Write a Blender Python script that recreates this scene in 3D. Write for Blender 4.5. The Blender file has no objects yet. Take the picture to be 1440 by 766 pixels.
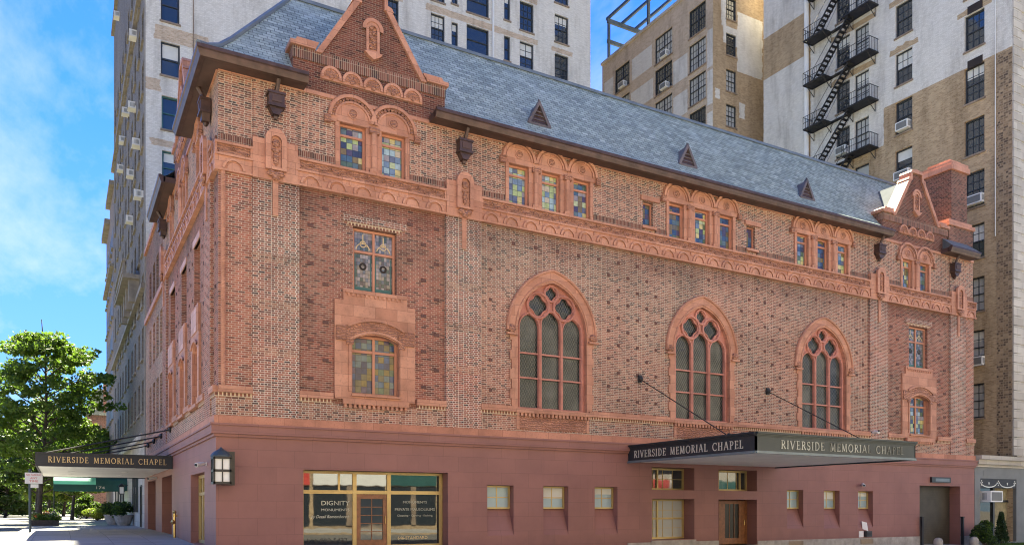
import bpy, bmesh, math, random
from mathutils import Vector, Matrix, noise as mnoise
from mathutils.geometry import tessellate_polygon
S = bpy.context.scene
COL = S.collection
PI = math.pi
rnd = random.Random(7)

# ------------------------------------------------------------------ materials
def newmat(name):
    m = bpy.data.materials.new(name); m.use_nodes = True
    nt = m.node_tree
    b = nt.nodes['Principled BSDF']
    return m, nt, b

class G:
    """tiny node-graph helper"""
    def __init__(s, nt): s.nt = nt
    def n(s, t, **kw):
        nd = s.nt.nodes.new(t)
        for k, v in kw.items(): setattr(nd, k, v)
        return nd
    def l(s, a, b): s.nt.links.new(a, b)
    def val(s, sock, v):
        if hasattr(v, 'is_output') or isinstance(v, bpy.types.NodeSocket): s.l(v, sock)
        else: sock.default_value = v
    def math(s, op, a, b=0.0, c=0.0):
        nd = s.n('ShaderNodeMath', operation=op)
        s.val(nd.inputs[0], a); s.val(nd.inputs[1], b); s.val(nd.inputs[2], c)
        return nd.outputs[0]
    def mix(s, f, a, b, mode='MIX'):
        nd = s.n('ShaderNodeMix', data_type='RGBA', blend_type=mode)
        s.val(nd.inputs[0], f); s.val(nd.inputs[6], col(a)); s.val(nd.inputs[7], col(b))
        return nd.outputs[2]
    def ramp(s, f, stops, interp='LINEAR'):
        nd = s.n('ShaderNodeValToRGB'); cr = nd.color_ramp; cr.interpolation = interp
        while len(cr.elements) < len(stops): cr.elements.new(0.5)
        for e, (p, c) in zip(cr.elements, stops): e.position = p; e.color = col(c)
        s.l(f, nd.inputs[0]); return nd.outputs[0]
    def noise(s, vec, scale, detail=3, rough=.55):
        nd = s.n('ShaderNodeTexNoise'); nd.inputs['Scale'].default_value = scale
        nd.inputs['Detail'].default_value = detail; nd.inputs['Roughness'].default_value = rough
        if vec is not None: s.l(vec, nd.inputs['Vector'])
        return nd.outputs['Fac']
    def bump(s, h, strength=.3, dist=.02):
        nd = s.n('ShaderNodeBump'); nd.inputs['Strength'].default_value = strength
        nd.inputs['Distance'].default_value = dist
        s.l(h, nd.inputs['Height']); return nd.outputs[0]
    def uv(s): return s.n('ShaderNodeUVMap').outputs[0]
    def pos(s): return s.n('ShaderNodeNewGeometry').outputs['Position']

def col(c):
    if isinstance(c, bpy.types.NodeSocket): return c
    c = tuple(c)
    return c if len(c) == 4 else c + (1.0,)

def plain(name, c, rough=.7, metal=0, spec=.5, var=.18, nscale=1.5, bump=0, bscale=30, dark=None):
    m, nt, b = newmat(name); g = G(nt)
    p = g.pos()
    f = g.noise(p, nscale, 5)
    lo = tuple(x * (1 - var) for x in c); hi = tuple(min(1, x * (1 + var)) for x in c)
    o = g.ramp(f, [(.3, lo), (.7, hi)])
    g.l(o, b.inputs['Base Color'])
    b.inputs['Roughness'].default_value = rough; b.inputs['Metallic'].default_value = metal
    b.inputs['Specular IOR Level'].default_value = spec
    if bump:
        g.l(g.bump(g.noise(p, bscale, 4), bump, .02), b.inputs['Normal'])
    return m

def brickmat(name, stops, mortar, bw=.23, bh=.077, ms=.013, offset=.5, ofreq=2, squash=1, sfreq=2, rough=.85, stain=.25,
             stain_scale=.35, bump=.5, spec=.3, swap=False, blot=None, drip=False):
    m, nt, b = newmat(name); g = G(nt)
    v = g.uv()
    if swap:
        mp = g.n('ShaderNodeMapping'); mp.inputs['Rotation'].default_value = (0, 0, PI/2); g.l(v, mp.inputs[0]); v2 = mp.outputs[0]
    else: v2 = v
    bt = g.n('ShaderNodeTexBrick', offset=offset, offset_frequency=ofreq, squash=squash, squash_frequency=sfreq)
    g.l(v2, bt.inputs['Vector'])
    bt.inputs['Color1'].default_value = (0, 0, 0, 1); bt.inputs['Color2'].default_value = (1, 1, 1, 1)
    bt.inputs['Mortar'].default_value = (.5, .5, .5, 1)
    bt.inputs['Scale'].default_value = 1; bt.inputs['Mortar Size'].default_value = ms
    bt.inputs['Mortar Smooth'].default_value = .15; bt.inputs['Bias'].default_value = 0
    bt.inputs['Brick Width'].default_value = bw; bt.inputs['Row Height'].default_value = bh
    c = g.ramp(bt.outputs['Color'], stops)
    c = g.mix(bt.outputs['Fac'], c, mortar)
    p = g.pos()
    st = g.noise(p, stain_scale, 6, .65)
    fac = g.ramp(st, [(.25, (1 - stain,) * 3), (.5, (1, 1, 1)), (.75, (1 + stain * .5,) * 3)])
    c = g.mix(1.0, c, fac, 'MULTIPLY')
    if drip:      # soot washed down from the string course
        sp = g.n('ShaderNodeSeparateXYZ'); g.l(p, sp.inputs[0])
        m2 = g.n('ShaderNodeMapping'); m2.inputs['Scale'].default_value = (2.2, .28, 1); g.l(v, m2.inputs[0])
        nz = g.noise(m2.outputs[0], 1.0, 5, .7)
        hgt = g.math('SUBTRACT', sp.outputs[2], g.math('MULTIPLY', g.math('SUBTRACT', nz, .5), 2.6))
        dk = g.ramp(g.math('DIVIDE', g.math('SUBTRACT', hgt, 12.3), 1.6), [(0, (0, 0, 0)), (1, (.75, .75, .75))])
        c = g.mix(dk, c, g.mix(1, c, (.42, .38, .37), 'MULTIPLY'))
        hue = g.noise(p, .22, 3)
        c = g.mix(1, c, g.ramp(hue, [(.35, (1.07, .95, .93)), (.65, (.95, 1.04, 1.05))]), 'MULTIPLY')
    if blot:
        bl = g.noise(p, blot[0], 5, .7)
        c = g.mix(g.ramp(bl, [(blot[1], (0, 0, 0)), (blot[1] + .08, (1, 1, 1))]), c, blot[2])
    g.l(c, b.inputs['Base Color'])
    b.inputs['Roughness'].default_value = rough; b.inputs['Specular IOR Level'].default_value = spec
    h = g.math('SUBTRACT', 1.0, bt.outputs['Fac'])
    h = g.math('ADD', h, g.math('MULTIPLY', g.noise(p, 40, 2), .5))
    g.l(g.bump(h, bump, .012), b.inputs['Normal'])
    return m

M = {}
RB = [(0, (.095, .053, .045)), (.22, (.20, .084, .062)), (.5, (.325, .140, .098)), (.75, (.39, .195, .135)), (1, (.25, .130, .096))]
M['brick_mid'] = brickmat('brown_red_brick', RB, (.59, .51, .41), bh=.08, ms=.0086, squash=.6, sfreq=2, drip=True, stain=.32)
M['brick_red'] = brickmat('red_brick', [(0, (.12, .056, .044)), (.25, (.26, .085, .060)), (.6, (.39, .135, .090)), (1, (.31, .135, .095))], (.60, .50, .40), bh=.08, ms=.0078, stain=.3)
M['brick_dark'] = brickmat('dark_red_brick', [(0, (.10, .046, .038)), (.25, (.21, .076, .055)), (.65, (.32, .115, .080)), (1, (.25, .115, .082))], (.52, .40, .31), bh=.08, ms=.0070, stain=.42, stain_scale=.55, drip=True, blot=(1.6, .70, (.085, .048, .040)))
M['brick_light'] = brickmat('cream_speckled_brick', [(0, (.070, .048, .044)), (.3, (.20, .082, .062)), (.6, (.32, .130, .092)), (.85, (.40, .19, .13)), (1, (.15, .080, .066))], (.60, .50, .39), bh=.08, ms=.0082, squash=.6)
M['brick_diaper'] = brickmat('cream_and_red_brick', [(0, (.070, .045, .042)), (.3, (.25, .090, .065)), (.65, (.36, .135, .092)), (1, (.16, .075, .060))], (.67, .58, .48), bh=.08, ms=.0096, squash=.55, stain=.36, stain_scale=.9, drip=True)
M['brick_soldier'] = brickmat('upright_brick', [(0, (.060, .036, .032)), (.5, (.17, .068, .050)), (1, (.24, .10, .073))], (.42, .33, .25), bw=.08, bh=.36, ms=.007, offset=0)
M['dentil'] = brickmat('dentil_brick', [(0, (.16, .07, .05)), (1, (.30, .12, .08))], (.62, .47, .32), bw=.14, bh=.16, ms=.024, offset=0)
M['stud'] = plain('burnt_brick', (.125, .058, .048), .8, var=.3, nscale=9)

def terra(name, c, carve=0, block=(.9, .45)):
    m, nt, b = newmat(name); g = G(nt); p = g.pos(); v = g.uv()
    f = g.noise(p, 1.3, 5, .6)
    o = g.ramp(f, [(.28, tuple(x * .74 for x in c)), (.5, c), (.75, tuple(x * 1.18 for x in c))])
    bt = g.n('ShaderNodeTexBrick'); g.l(v, bt.inputs['Vector'])
    for k, x in (('Scale', 1), ('Mortar Size', .007), ('Brick Width', block[0]), ('Row Height', block[1])): bt.inputs[k].default_value = x
    bt.inputs['Color1'].default_value = (0, 0, 0, 1); bt.inputs['Color2'].default_value = (1, 1, 1, 1)
    o = g.mix(1, o, g.ramp(bt.outputs['Color'], [(0, (.84, .80, .78)), (.5, (1, 1, 1)), (1, (1.10, 1.14, 1.16))]), 'MULTIPLY')
    o = g.mix(g.math('MULTIPLY', bt.outputs['Fac'], .7), o, tuple(x * .34 for x in c))
    fine = g.noise(p, 14, 4, .7)
    o = g.mix(g.ramp(fine, [(.52, (0, 0, 0)), (.74, (.6, .6, .6))]), o, tuple(x * .55 for x in c))
    h = g.math('MULTIPLY', fine, .3)
    if carve:
        vo = g.n('ShaderNodeTexVoronoi', feature='SMOOTH_F1'); vo.inputs['Scale'].default_value = carve; g.l(v, vo.inputs['Vector'])
        wv = g.n('ShaderNodeTexWave', wave_type='RINGS'); wv.inputs['Scale'].default_value = carve * .35; wv.inputs['Distortion'].default_value = 7
        wv.inputs['Detail'].default_value = 2; wv.inputs['Detail Scale'].default_value = 1.5
        g.l(v, wv.inputs['Vector'])
        cv = g.math('MULTIPLY', vo.outputs['Distance'], wv.outputs['Fac'])
        h = g.math('ADD', h, g.math('MULTIPLY', cv, 4))
        o = g.mix(g.ramp(cv, [(.06, (.75, .75, .75)), (.2, (0, 0, 0))]), o, tuple(x * .45 for x in c))
    g.l(o, b.inputs['Base Color'])
    g.l(g.bump(h, .6 if carve else .25, .04 if carve else .015), b.inputs['Normal'])
    b.inputs['Roughness'].default_value = .62; b.inputs['Specular IOR Level'].default_value = .35
    return m
TC = (.505, .240, .158)
M['terra'] = terra('orange_terracotta', TC)
M['carved'] = terra('carved_terracotta', (.48, .222, .145), 9)
M['terra_band'] = terra('terracotta_band', (.48, .210, .138), 0, (1.15, .9))
M['tracery'] = terra('pink_terracotta', (.52, .215, .165), 0, (3, 3))
M['pale_terra'] = terra('pale_terracotta', (.56, .33, .27), 0, (1, .5))

def painted(name, c):
    m, nt, b = newmat(name); g = G(nt); p = g.pos(); v = g.uv()
    bt = g.n('ShaderNodeTexBrick'); g.l(v, bt.inputs['Vector'])
    for k, x in (('Scale', 1), ('Mortar Size', .008), ('Brick Width', 1.35), ('Row Height', .62)): bt.inputs[k].default_value = x
    f = g.noise(p, .5, 6, .6)
    o = g.ramp(f, [(.25, tuple(x * .82 for x in c)), (.55, c), (.8, tuple(x * 1.12 for x in c))])
    mp = g.n('ShaderNodeMapping'); mp.inputs['Scale'].default_value = (3.5, .25, 1); g.l(v, mp.inputs[0])
    streak = g.noise(mp.outputs[0], 1.0, 5, .7)
    o = g.mix(g.ramp(streak, [(.55, (0, 0, 0)), (.85, (.45, .45, .45))]), o, tuple(x * .7 for x in c))
    bt.inputs['Color1'].default_value = (0, 0, 0, 1); bt.inputs['Color2'].default_value = (1, 1, 1, 1)
    o = g.mix(1, o, g.ramp(bt.outputs['Color'], [(0, (.95, .955, .96)), (1, (1.035, 1.03, 1.02))]), 'MULTIPLY')
    sz = g.n('ShaderNodeSeparateXYZ'); g.l(p, sz.inputs[0])
    spl = g.math('MULTIPLY', g.ramp(g.math('ADD', sz.outputs[2], g.math('MULTIPLY', g.noise(p, 1.7, 5, .7), .9)), [(.3, (1, 1, 1)), (.95, (0, 0, 0))]), .45)
    o = g.mix(spl, o, tuple(x * .52 for x in c))
    o = g.mix(g.math('MULTIPLY', bt.outputs['Fac'], .5), o, tuple(x * .55 for x in c))
    g.l(o, b.inputs['Base Color']); b.inputs['Roughness'].default_value = .55; b.inputs['Specular IOR Level'].default_value = .35
    h = g.math('ADD', g.math('MULTIPLY', bt.outputs['Fac'], -.5), g.math('MULTIPLY', g.noise(p, 9, 4), .4))
    g.l(g.bump(h, .35, .01), b.inputs['Normal'])
    return m
M['maroon'] = painted('maroon_paint', (.285, .128, .110))

def slate():
    m, nt, b = newmat('blue_grey_slate'); g = G(nt); v = g.uv(); p = g.pos()
    bt = g.n('ShaderNodeTexBrick', offset=.5); g.l(v, bt.inputs['Vector'])
    bt.inputs['Color1'].default_value = (0, 0, 0, 1); bt.inputs['Color2'].default_value = (1, 1, 1, 1); bt.inputs['Mortar'].default_value = (0, 0, 0, 1)
    for k, x in (('Scale', 1), ('Mortar Size', .014), ('Brick Width', .36), ('Row Height', .20), ('Mortar Smooth', .3)): bt.inputs[k].default_value = x
    c = g.ramp(bt.outputs['Color'], [(0, (.235, .28, .25)), (.45, (.33, .385, .335)), (.8, (.385, .44, .385)), (1, (.46, .515, .455))])
    c = g.mix(bt.outputs['Fac'], c, (.035, .045, .055))
    big = g.noise(p, .45, 5, .65)
    c = g.mix(g.ramp(big, [(.55, (0, 0, 0)), (.72, (.5, .5, .5))]), c, (.47, .54, .52))
    c = g.mix(1, c, g.ramp(g.noise(p, 2.5, 4), [(.3, (.8, .8, .8)), (.7, (1.15, 1.15, 1.15))]), 'MULTIPLY')
    g.l(c, b.inputs['Base Color']); b.inputs['Roughness'].default_value = .55; b.inputs['Specular IOR Level'].default_value = .3
    sep = g.n('ShaderNodeSeparateXYZ'); g.l(v, sep.inputs[0])
    saw = g.math('FRACT', g.math('DIVIDE', sep.outputs[1], .20))
    h = g.math('ADD', g.math('MULTIPLY', saw, -1.0), g.math('MULTIPLY', bt.outputs['Color'], .5))
    g.l(g.bump(h, .5, .02), b.inputs['Normal'])
    return m
M['slate'] = slate()
M['lead'] = plain('ridge_lead', (.17, .20, .22), .45, .4, var=.2)
M['copper'] = plain('brown_copper', (.085, .050, .043), .42, .35, var=.3, nscale=2.5)
M['soffit'] = plain('dark_soffit', (.075, .040, .033), .6, var=.25)
M['gold'] = plain('gold_frame', (.50, .36, .15), .4, .35, var=.12)
M['sash_terra'] = plain('terracotta_sash', (.50, .215, .135), .6, var=.1)
M['sash_dark'] = plain('dark_sash', (.030, .034, .038), .45, var=.2)
M['sash_green'] = plain('green_sash', (.035, .115, .105), .45, var=.2)
M['iron'] = plain('black_iron', (.022, .022, .024), .5, .2, var=.3)
M['black'] = plain('black_enamel', (.018, .020, .024), .35, var=.2)
M['dark_void'] = plain('dark_interior', (.03, .022, .02), .9)
M['wood'] = plain('oak_door', (.24, .095, .040), .45, var=.3, nscale=6)
M['white'] = plain('white_metal', (.74, .74, .72), .45, var=.05)
M['pave_light'] = None
M['soffit_white'] = plain('cream_soffit', (.86, .85, .82), .6, var=.07, nscale=.8)
M['bronze'] = plain('weathered_bronze', (.036, .042, .040), .5, .0, var=.25, nscale=.9)
M['fascia_black'] = plain('black_fascia', (.020, .022, .027), .6, .0, var=.2)
M['letter_dim'] = plain('tarnished_letter', (.40, .40, .34), .4, .3, var=.35, nscale=1.2)
M['canopy_trim'] = plain('blue_grey_trim', (.15, .185, .205), .4, .2, var=.15)
M['gable_slate'] = plain('gable_lead_sheet', (.14, .15, .155), .95, 0, .02, var=.15)
M['brick_chimney'] = brickmat('sooty_brick', [(0, (.055, .034, .030)), (.4, (.14, .062, .048)), (1, (.23, .10, .075))], (.33, .25, .19), bh=.08, ms=.006, stain=.35)
M['letter_patchy'] = plain('patchy_reflection_letter', (.27, .27, .245), .45, .2, var=.75, nscale=.9)  # bright and dim reflections on the letters put into their colour
M['letter'] = plain('pale_letter', (.62, .60, .54), .35, .3, var=.06)
M['gold_letter'] = plain('gilt_letter', (.62, .46, .24), .4, .3, var=.06)
M['concrete'] = plain('concrete', (.33, .30, .27), .85, var=.25, nscale=3, bump=.3, bscale=25)
M['limestone'] = brickmat('limestone_ashlar', [(0, (.42, .38, .33)), (1, (.55, .51, .45))], (.33, .30, .26), bw=1.3, bh=.62, ms=.012, stain=.25)
M['grey_paint'] = plain('grey_paint', (.175, .18, .178), .6, var=.12, nscale=1.0)
M['paper'] = plain('paper', (.72, .70, .70), .8, var=.06, nscale=14)
M['brass'] = plain('brass', (.62, .42, .16), .22, .9, var=.1)
M['blind'] = plain('window_shade', (.62, .62, .58), .7, var=.06)
M['rust'] = plain('rust_ledge', (.25, .19, .14), .8, var=.3)

def glass(name, c, rough=.04, spec=.9, wav=.012):
    m, nt, b = newmat(name); g = G(nt)
    b.inputs['Base Color'].default_value = col(c); b.inputs['Roughness'].default_value = rough
    b.inputs['Specular IOR Level'].default_value = spec
    b.inputs['IOR'].default_value = 1.6
    g.l(g.bump(g.noise(g.pos(), 1.1, 2), .25, wav), b.inputs['Normal'])
    return m
M['glass'] = glass('window_glass', (.030, .038, .045))
M['glass_pale'] = glass('curtained_glass', (.42, .43, .42), .1, .5)
M['door_glass'] = glass('dim_door_glass', (.03, .028, .025), .25, .25)
M['frosted'] = glass('frosted_glass', (.30, .40, .43), .25, .6)
M['shop_glass'] = glass('shop_glass', (.010, .012, .013), .02, 1.0, .004)
M['lamp_glass'] = plain('opal_lamp_glass', (.80, .80, .78), .35, var=.03)

def stained(name, cell, pal, seed=0.0):
    m, nt, b = newmat(name); g = G(nt); v = g.uv()
    mp = g.n('ShaderNodeMapping'); mp.inputs['Scale'].default_value = (1/cell[0], 1/cell[1], 1)
    mp.inputs['Location'].default_value = (seed, seed * .37, 0); g.l(v, mp.inputs[0])
    fl = g.n('ShaderNodeVectorMath', operation='FLOOR'); g.l(mp.outputs[0], fl.inputs[0])
    fr = g.n('ShaderNodeVectorMath', operation='FRACTION'); g.l(mp.outputs[0], fr.inputs[0])
    wn = g.n('ShaderNodeTexWhiteNoise', noise_dimensions='2D'); g.l(fl.outputs[0], wn.inputs['Vector'])
    c = g.ramp(wn.outputs['Value'], [(i / len(pal), p) for i, p in enumerate(pal)], 'CONSTANT')
    sx = g.n('ShaderNodeSeparateXYZ'); g.l(fr.outputs[0], sx.inputs[0])
    ex = g.math('ABSOLUTE', g.math('SUBTRACT', sx.outputs[0], .5)); ey = g.math('ABSOLUTE', g.math('SUBTRACT', sx.outputs[1], .5))
    lead = g.math('GREATER_THAN', g.math('MAXIMUM', ex, ey), .46)
    c = g.mix(g.math('MULTIPLY', lead, .8), c, (.03, .03, .03))
    c = g.mix(1, c, g.ramp(g.noise(g.pos(), 6, 3), [(.3, (.8, .8, .8)), (.7, (1.2, 1.2, 1.2))]), 'MULTIPLY')
    g.l(c, b.inputs['Base Color']); b.inputs['Roughness'].default_value = .13; b.inputs['Specular IOR Level'].default_value = .6
    wob = g.math('ADD', g.noise(g.pos(), 5, 2), g.math('MULTIPLY', wn.outputs['Value'], .6))
    g.l(g.bump(wob, .25, .02), b.inputs['Normal'])
    return m
PAL_B = [(.17, .24, .34), (.38, .46, .20), (.55, .47, .20), (.30, .27, .28), (.34, .46, .50), (.13, .15, .22), (.46, .52, .30), (.50, .43, .31), (.24, .30, .32)]
PAL_D = [(.05, .09, .18), (.10, .15, .10), (.09, .07, .12), (.20, .15, .06), (.07, .13, .20), (.05, .06, .11), (.12, .17, .18), (.15, .13, .08)]  # darker palette: weaker reflections of some windows put into the glass colour
M['stain_b'] = stained('stained_glass_bright_reflection', (.235, .245), PAL_B, 3.2)
M['stain_m'] = stained('stained_glass_mixed_reflection', (.235, .245), [x for p in zip(PAL_B, PAL_D) for x in p][:14], 1.7)
M['stain_d'] = stained('stained_glass_dim_reflection', (.235, .245), PAL_D, 8.1)
M['stain_fig'] = stained('leaded_picture_glass', (.11, .15), [(.22, .20, .22), (.13, .15, .18), (.30, .27, .28), (.10, .09, .10), (.07, .10, .09), (.25, .22, .19)], 5.5)

def leaded():
    m, nt, b = newmat('diamond_leaded_glass'); g = G(nt); v = g.uv()
    sx = g.n('ShaderNodeSeparateXYZ'); g.l(v, sx.inputs[0])
    x = g.math('DIVIDE', sx.outputs[0], .13); y = g.math('DIVIDE', sx.outputs[1], .22)
    def line(e): return g.math('LESS_THAN', g.math('ABSOLUTE', g.math('SUBTRACT', g.math('FRACT', e), .5)), .055)
    ln = g.math('MAXIMUM', line(g.math('ADD', x, y)), line(g.math('SUBTRACT', x, y)))
    n1 = g.noise(g.pos(), .8, 3)
    c = g.ramp(n1, [(.34, (.012, .017, .016)), (.5, (.035, .040, .037)), (.68, (.085, .088, .08))])  # cloudy pale tones imitate patchy reflections in the panes
    c = g.mix(ln, c, (.17, .165, .15))
    g.l(c, b.inputs['Base Color']); b.inputs['Roughness'].default_value = .15; b.inputs['Specular IOR Level'].default_value = .3
    g.l(g.bump(g.math('ADD', g.noise(g.pos(), 4, 2), ln), .45, .02), b.inputs['Normal'])
    return m
M['leaded'] = leaded()

def maskwall(name, brickA, brickB, rects, axis, edge=.35, base_paint=False):
    """brick wall with patches of a second tone, mostly paint (rects in wall coordinates: a0,a1,z0,z1); axis 0 -> X runs along the wall, 1 -> Y"""
    m, nt, b = newmat(name); g = G(nt); p = g.pos(); v = g.uv()
    sx = g.n('ShaderNodeSeparateXYZ'); g.l(p, sx.inputs[0])
    na = g.math('MULTIPLY', g.math('SUBTRACT', g.noise(p, 2.2, 4, .7), .5), edge * 2)
    nz = g.math('MULTIPLY', g.math('SUBTRACT', g.noise(p, 3.1, 4, .7), .5), edge * .5)
    a = g.math('ADD', sx.outputs[axis], na); z = g.math('ADD', sx.outputs[2], nz)
    tot = None
    for (a0, a1, z0, z1) in rects:
        ia = g.math('COMPARE', a, (a0 + a1) / 2, abs(a1 - a0) / 2); iz = g.math('COMPARE', z, (z0 + z1) / 2, abs(z1 - z0) / 2)
        r = g.math('MULTIPLY', ia, iz)
        tot = r if tot is None else g.math('MAXIMUM', tot, r)
    bt = g.n('ShaderNodeTexBrick', offset=.5); g.l(v, bt.inputs['Vector'])
    bt.inputs['Color1'].default_value = (0, 0, 0, 1); bt.inputs['Color2'].default_value = (1, 1, 1, 1)
    for k, x in (('Scale', 1), ('Mortar Size', .012), ('Brick Width', .24), ('Row Height', .085)): bt.inputs[k].default_value = x
    ca = g.mix(bt.outputs['Fac'], g.ramp(bt.outputs['Color'], brickA[0]), brickA[1])
    cb = g.mix(bt.outputs['Fac'], g.ramp(bt.outputs['Color'], brickB[0]), brickB[1])
    c = g.mix(tot, ca, cb)
    mp = g.n('ShaderNodeMapping'); mp.inputs['Scale'].default_value = (1.2, .22, 1); g.l(v, mp.inputs[0])
    st = g.noise(mp.outputs[0], .55, 7, .68)
    c = g.mix(1, c, g.ramp(st, [(.25, (.54, .52, .50)), (.5, (1, 1, 1)), (.8, (1.1, 1.1, 1.1))]), 'MULTIPLY')
    g.l(c, b.inputs['Base Color']); b.inputs['Roughness'].default_value = .85; b.inputs['Specular IOR Level'].default_value = .2
    g.l(g.bump(g.math('SUBTRACT', g.noise(p, 30, 2), bt.outputs['Fac']), .3, .01), b.inputs['Normal'])
    return m
BEIGE = ([(0, (.42, .315, .225)), (.5, (.53, .41, .30)), (1, (.60, .475, .36))], (.53, .445, .35))
TAN = ([(0, (.31, .215, .125)), (.5, (.43, .31, .19)), (1, (.51, .375, .235))], (.42, .33, .225))
WHITEP = ([(0, (.59, .565, .515)), (.5, (.67, .645, .595)), (1, (.72, .695, .645))], (.58, .555, .505))
GREYB = ([(0, (.10, .088, .076)), (.5, (.165, .147, .128)), (1, (.22, .20, .17))], (.19, .172, .152))

def ground(name, c, joint=None, rough=.9, stain=.3):
    m, nt, b = newmat(name); g = G(nt); p = g.pos()
    f = g.noise(p, .3, 7, .65)
    o = g.ramp(f, [(.25, tuple(x * (1 - stain) for x in c)), (.5, c), (.8, tuple(x * (1 + stain * .6) for x in c))])
    o = g.mix(1, o, g.ramp(g.noise(p, 45, 2), [(.3, (.85,) * 3), (.7, (1.12,) * 3)]), 'MULTIPLY')
    if joint:
        bt = g.n('ShaderNodeTexBrick', offset=0); g.l(p, bt.inputs['Vector'])
        for k, x in (('Scale', 1), ('Mortar Size', .012), ('Brick Width', joint), ('Row Height', joint)): bt.inputs[k].default_value = x
        bt.inputs['Color1'].default_value = (0, 0, 0, 1); bt.inputs['Color2'].default_value = (1, 1, 1, 1)
        o = g.mix(1, o, g.ramp(bt.outputs['Color'], [(0, (.9,) * 3), (1, (1.08,) * 3)]), 'MULTIPLY')
        o = g.mix(g.math('MULTIPLY', bt.outputs['Fac'], .7), o, tuple(x * .4 for x in c))
    g.l(o, b.inputs['Base Color']); b.inputs['Roughness'].default_value = rough
    g.l(g.bump(g.noise(p, 60, 3), .3, .01), b.inputs['Normal'])
    return m
M['asphalt'] = ground('worn_asphalt', (.115, .112, .105))
M['sidewalk'] = ground('concrete_flags', (.29, .285, .27), 1.5)
M['pave_light'] = ground('pale_concrete_flags', (.46, .44, .41), 1.5)  # avenue pavement paled to bounce more light onto the canopy underside
M['grey_brown_stone'] = plain('grey_brown_stone', (.235, .21, .18), .85, var=.25, nscale=2)  # street-side stone trim in one darker grey-brown tone
M['vent'] = plain('grey_brown_vent', (.14, .11, .105), .5, .2, var=.25)
M['earth'] = ground('earth', (.10, .085, .06))

def leafmat(name, a, bcol, trans=.45):
    m, nt, b = newmat(name); g = G(nt)
    wn = g.n('ShaderNodeTexWhiteNoise', noise_dimensions='3D'); fl = g.n('ShaderNodeVectorMath', operation='SNAP')
    g.l(g.pos(), fl.inputs[0]); fl.inputs[1].default_value = (.3, .3, .3)
    g.l(fl.outputs[0], wn.inputs['Vector'])
    c = g.mix(wn.outputs['Value'], a, bcol)
    g.l(c, b.inputs['Base Color']); b.inputs['Roughness'].default_value = .5; b.inputs['Specular IOR Level'].default_value = .35
    tr = g.n('ShaderNodeBsdfTranslucent'); g.l(g.mix(.5, c, (.20, .34, .03)), tr.inputs['Color'])
    mx = g.n('ShaderNodeMixShader'); mx.inputs[0].default_value = trans
    g.l(b.outputs[0], mx.inputs[1]); g.l(tr.outputs[0], mx.inputs[2])
    g.l(mx.outputs[0], nt.nodes['Material Output'].inputs['Surface'])
    return m
M['leaf'] = leafmat('green_leaf', (.048, .105, .020), (.115, .180, .032), .42)
M['leaf_y'] = leafmat('yellow_green_leaf', (.13, .19, .03), (.26, .27, .05))
M['leaf_pale'] = leafmat('pale_leaf', (.10, .15, .06), (.20, .24, .11))
M['leaf_dark'] = leafmat('dark_leaf', (.014, .032, .012), (.030, .060, .020), .2)
M['leaf_grass'] = leafmat('grass_blade', (.03, .075, .015), (.06, .12, .025), .3)
M['flower_r'] = plain('orange_petal', (.65, .16, .05), .6, var=.25, nscale=20)
M['flower_w'] = plain('white_petal', (.75, .68, .60), .6, var=.1)
M['bark'] = plain('grey_bark', (.075, .058, .045), .9, var=.35, nscale=5, bump=.8, bscale=18)
M['awning'] = plain('teal_canvas', (.016, .090, .085), .7, var=.15)
def mint():
    m, nt, b = newmat('backlit_mint_canvas'); g = G(nt)
    b.inputs['Base Color'].default_value = (.18, .46, .40, 1); b.inputs['Roughness'].default_value = .7  # sun through the green canvas put into a pale mint colour
    tr = g.n('ShaderNodeBsdfTranslucent'); tr.inputs[0].default_value = (.30, .70, .60, 1)
    mx = g.n('ShaderNodeMixShader'); mx.inputs[0].default_value = .5
    g.l(b.outputs[0], mx.inputs[1]); g.l(tr.outputs[0], mx.inputs[2]); g.l(mx.outputs[0], nt.nodes['Material Output'].inputs['Surface'])
    return m
M['mint'] = mint()
M['red_ink'] = plain('red_ink', (.55, .06, .05), .6, var=.05)
M['shutter'] = plain('brown_shutter', (.070, .058, .044), .5, .3, var=.2)
M['curtain'] = plain('amber_curtain', (.30, .25, .14), .9, var=.4, nscale=2.5)
M['blue_board'] = plain('blue_board', (.06, .22, .55), .5)
M['steel_blue'] = plain('blue_grey_steel', (.05, .068, .082), .5, .3, var=.2)
# ------------------------------------------------------------------ objects
ORG = {}
def tag(o, label=None, cat=None, group=None, kind=None):
    if label: o['label'] = label
    if cat: o['category'] = cat
    if group: o['group'] = group
    if kind: o['kind'] = kind
    return o
def thing(name, label, cat, loc=(0, 0, 0), group=None):
    o = bpy.data.objects.new(name, None); COL.objects.link(o); o.location = loc; o.empty_display_size = .3
    ORG[o.name] = Vector(loc)
    return tag(o, label, cat, group)
def children(o): return [c for c in bpy.data.objects if c.parent == o]
def copy_tree(o, parent=None, kids=None):
    c = o.copy(); COL.objects.link(c)
    if parent: c.parent = parent
    for ch in list(o.children): copy_tree(ch, c)
    return c

class Fr:
    """a wall frame: a along the wall, z up, d out of the wall"""
    def __init__(s, o=(0, 0, 0), ua=(1, 0, 0), ud=(0, -1, 0)):
        s.o = Vector(o); s.ua = Vector(ua); s.ud = Vector(ud)
    def __call__(s, a, z, d): return s.o + s.ua * a + s.ud * d + Vector((0, 0, z))
FM = Fr()                                           # main front: faces -Y
FS = Fr((0, 0, 0), (0, 1, 0), (-1, 0, 0))           # side street front: faces -X
FW = lambda a, z, d: Vector((a, d, z))

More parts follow.
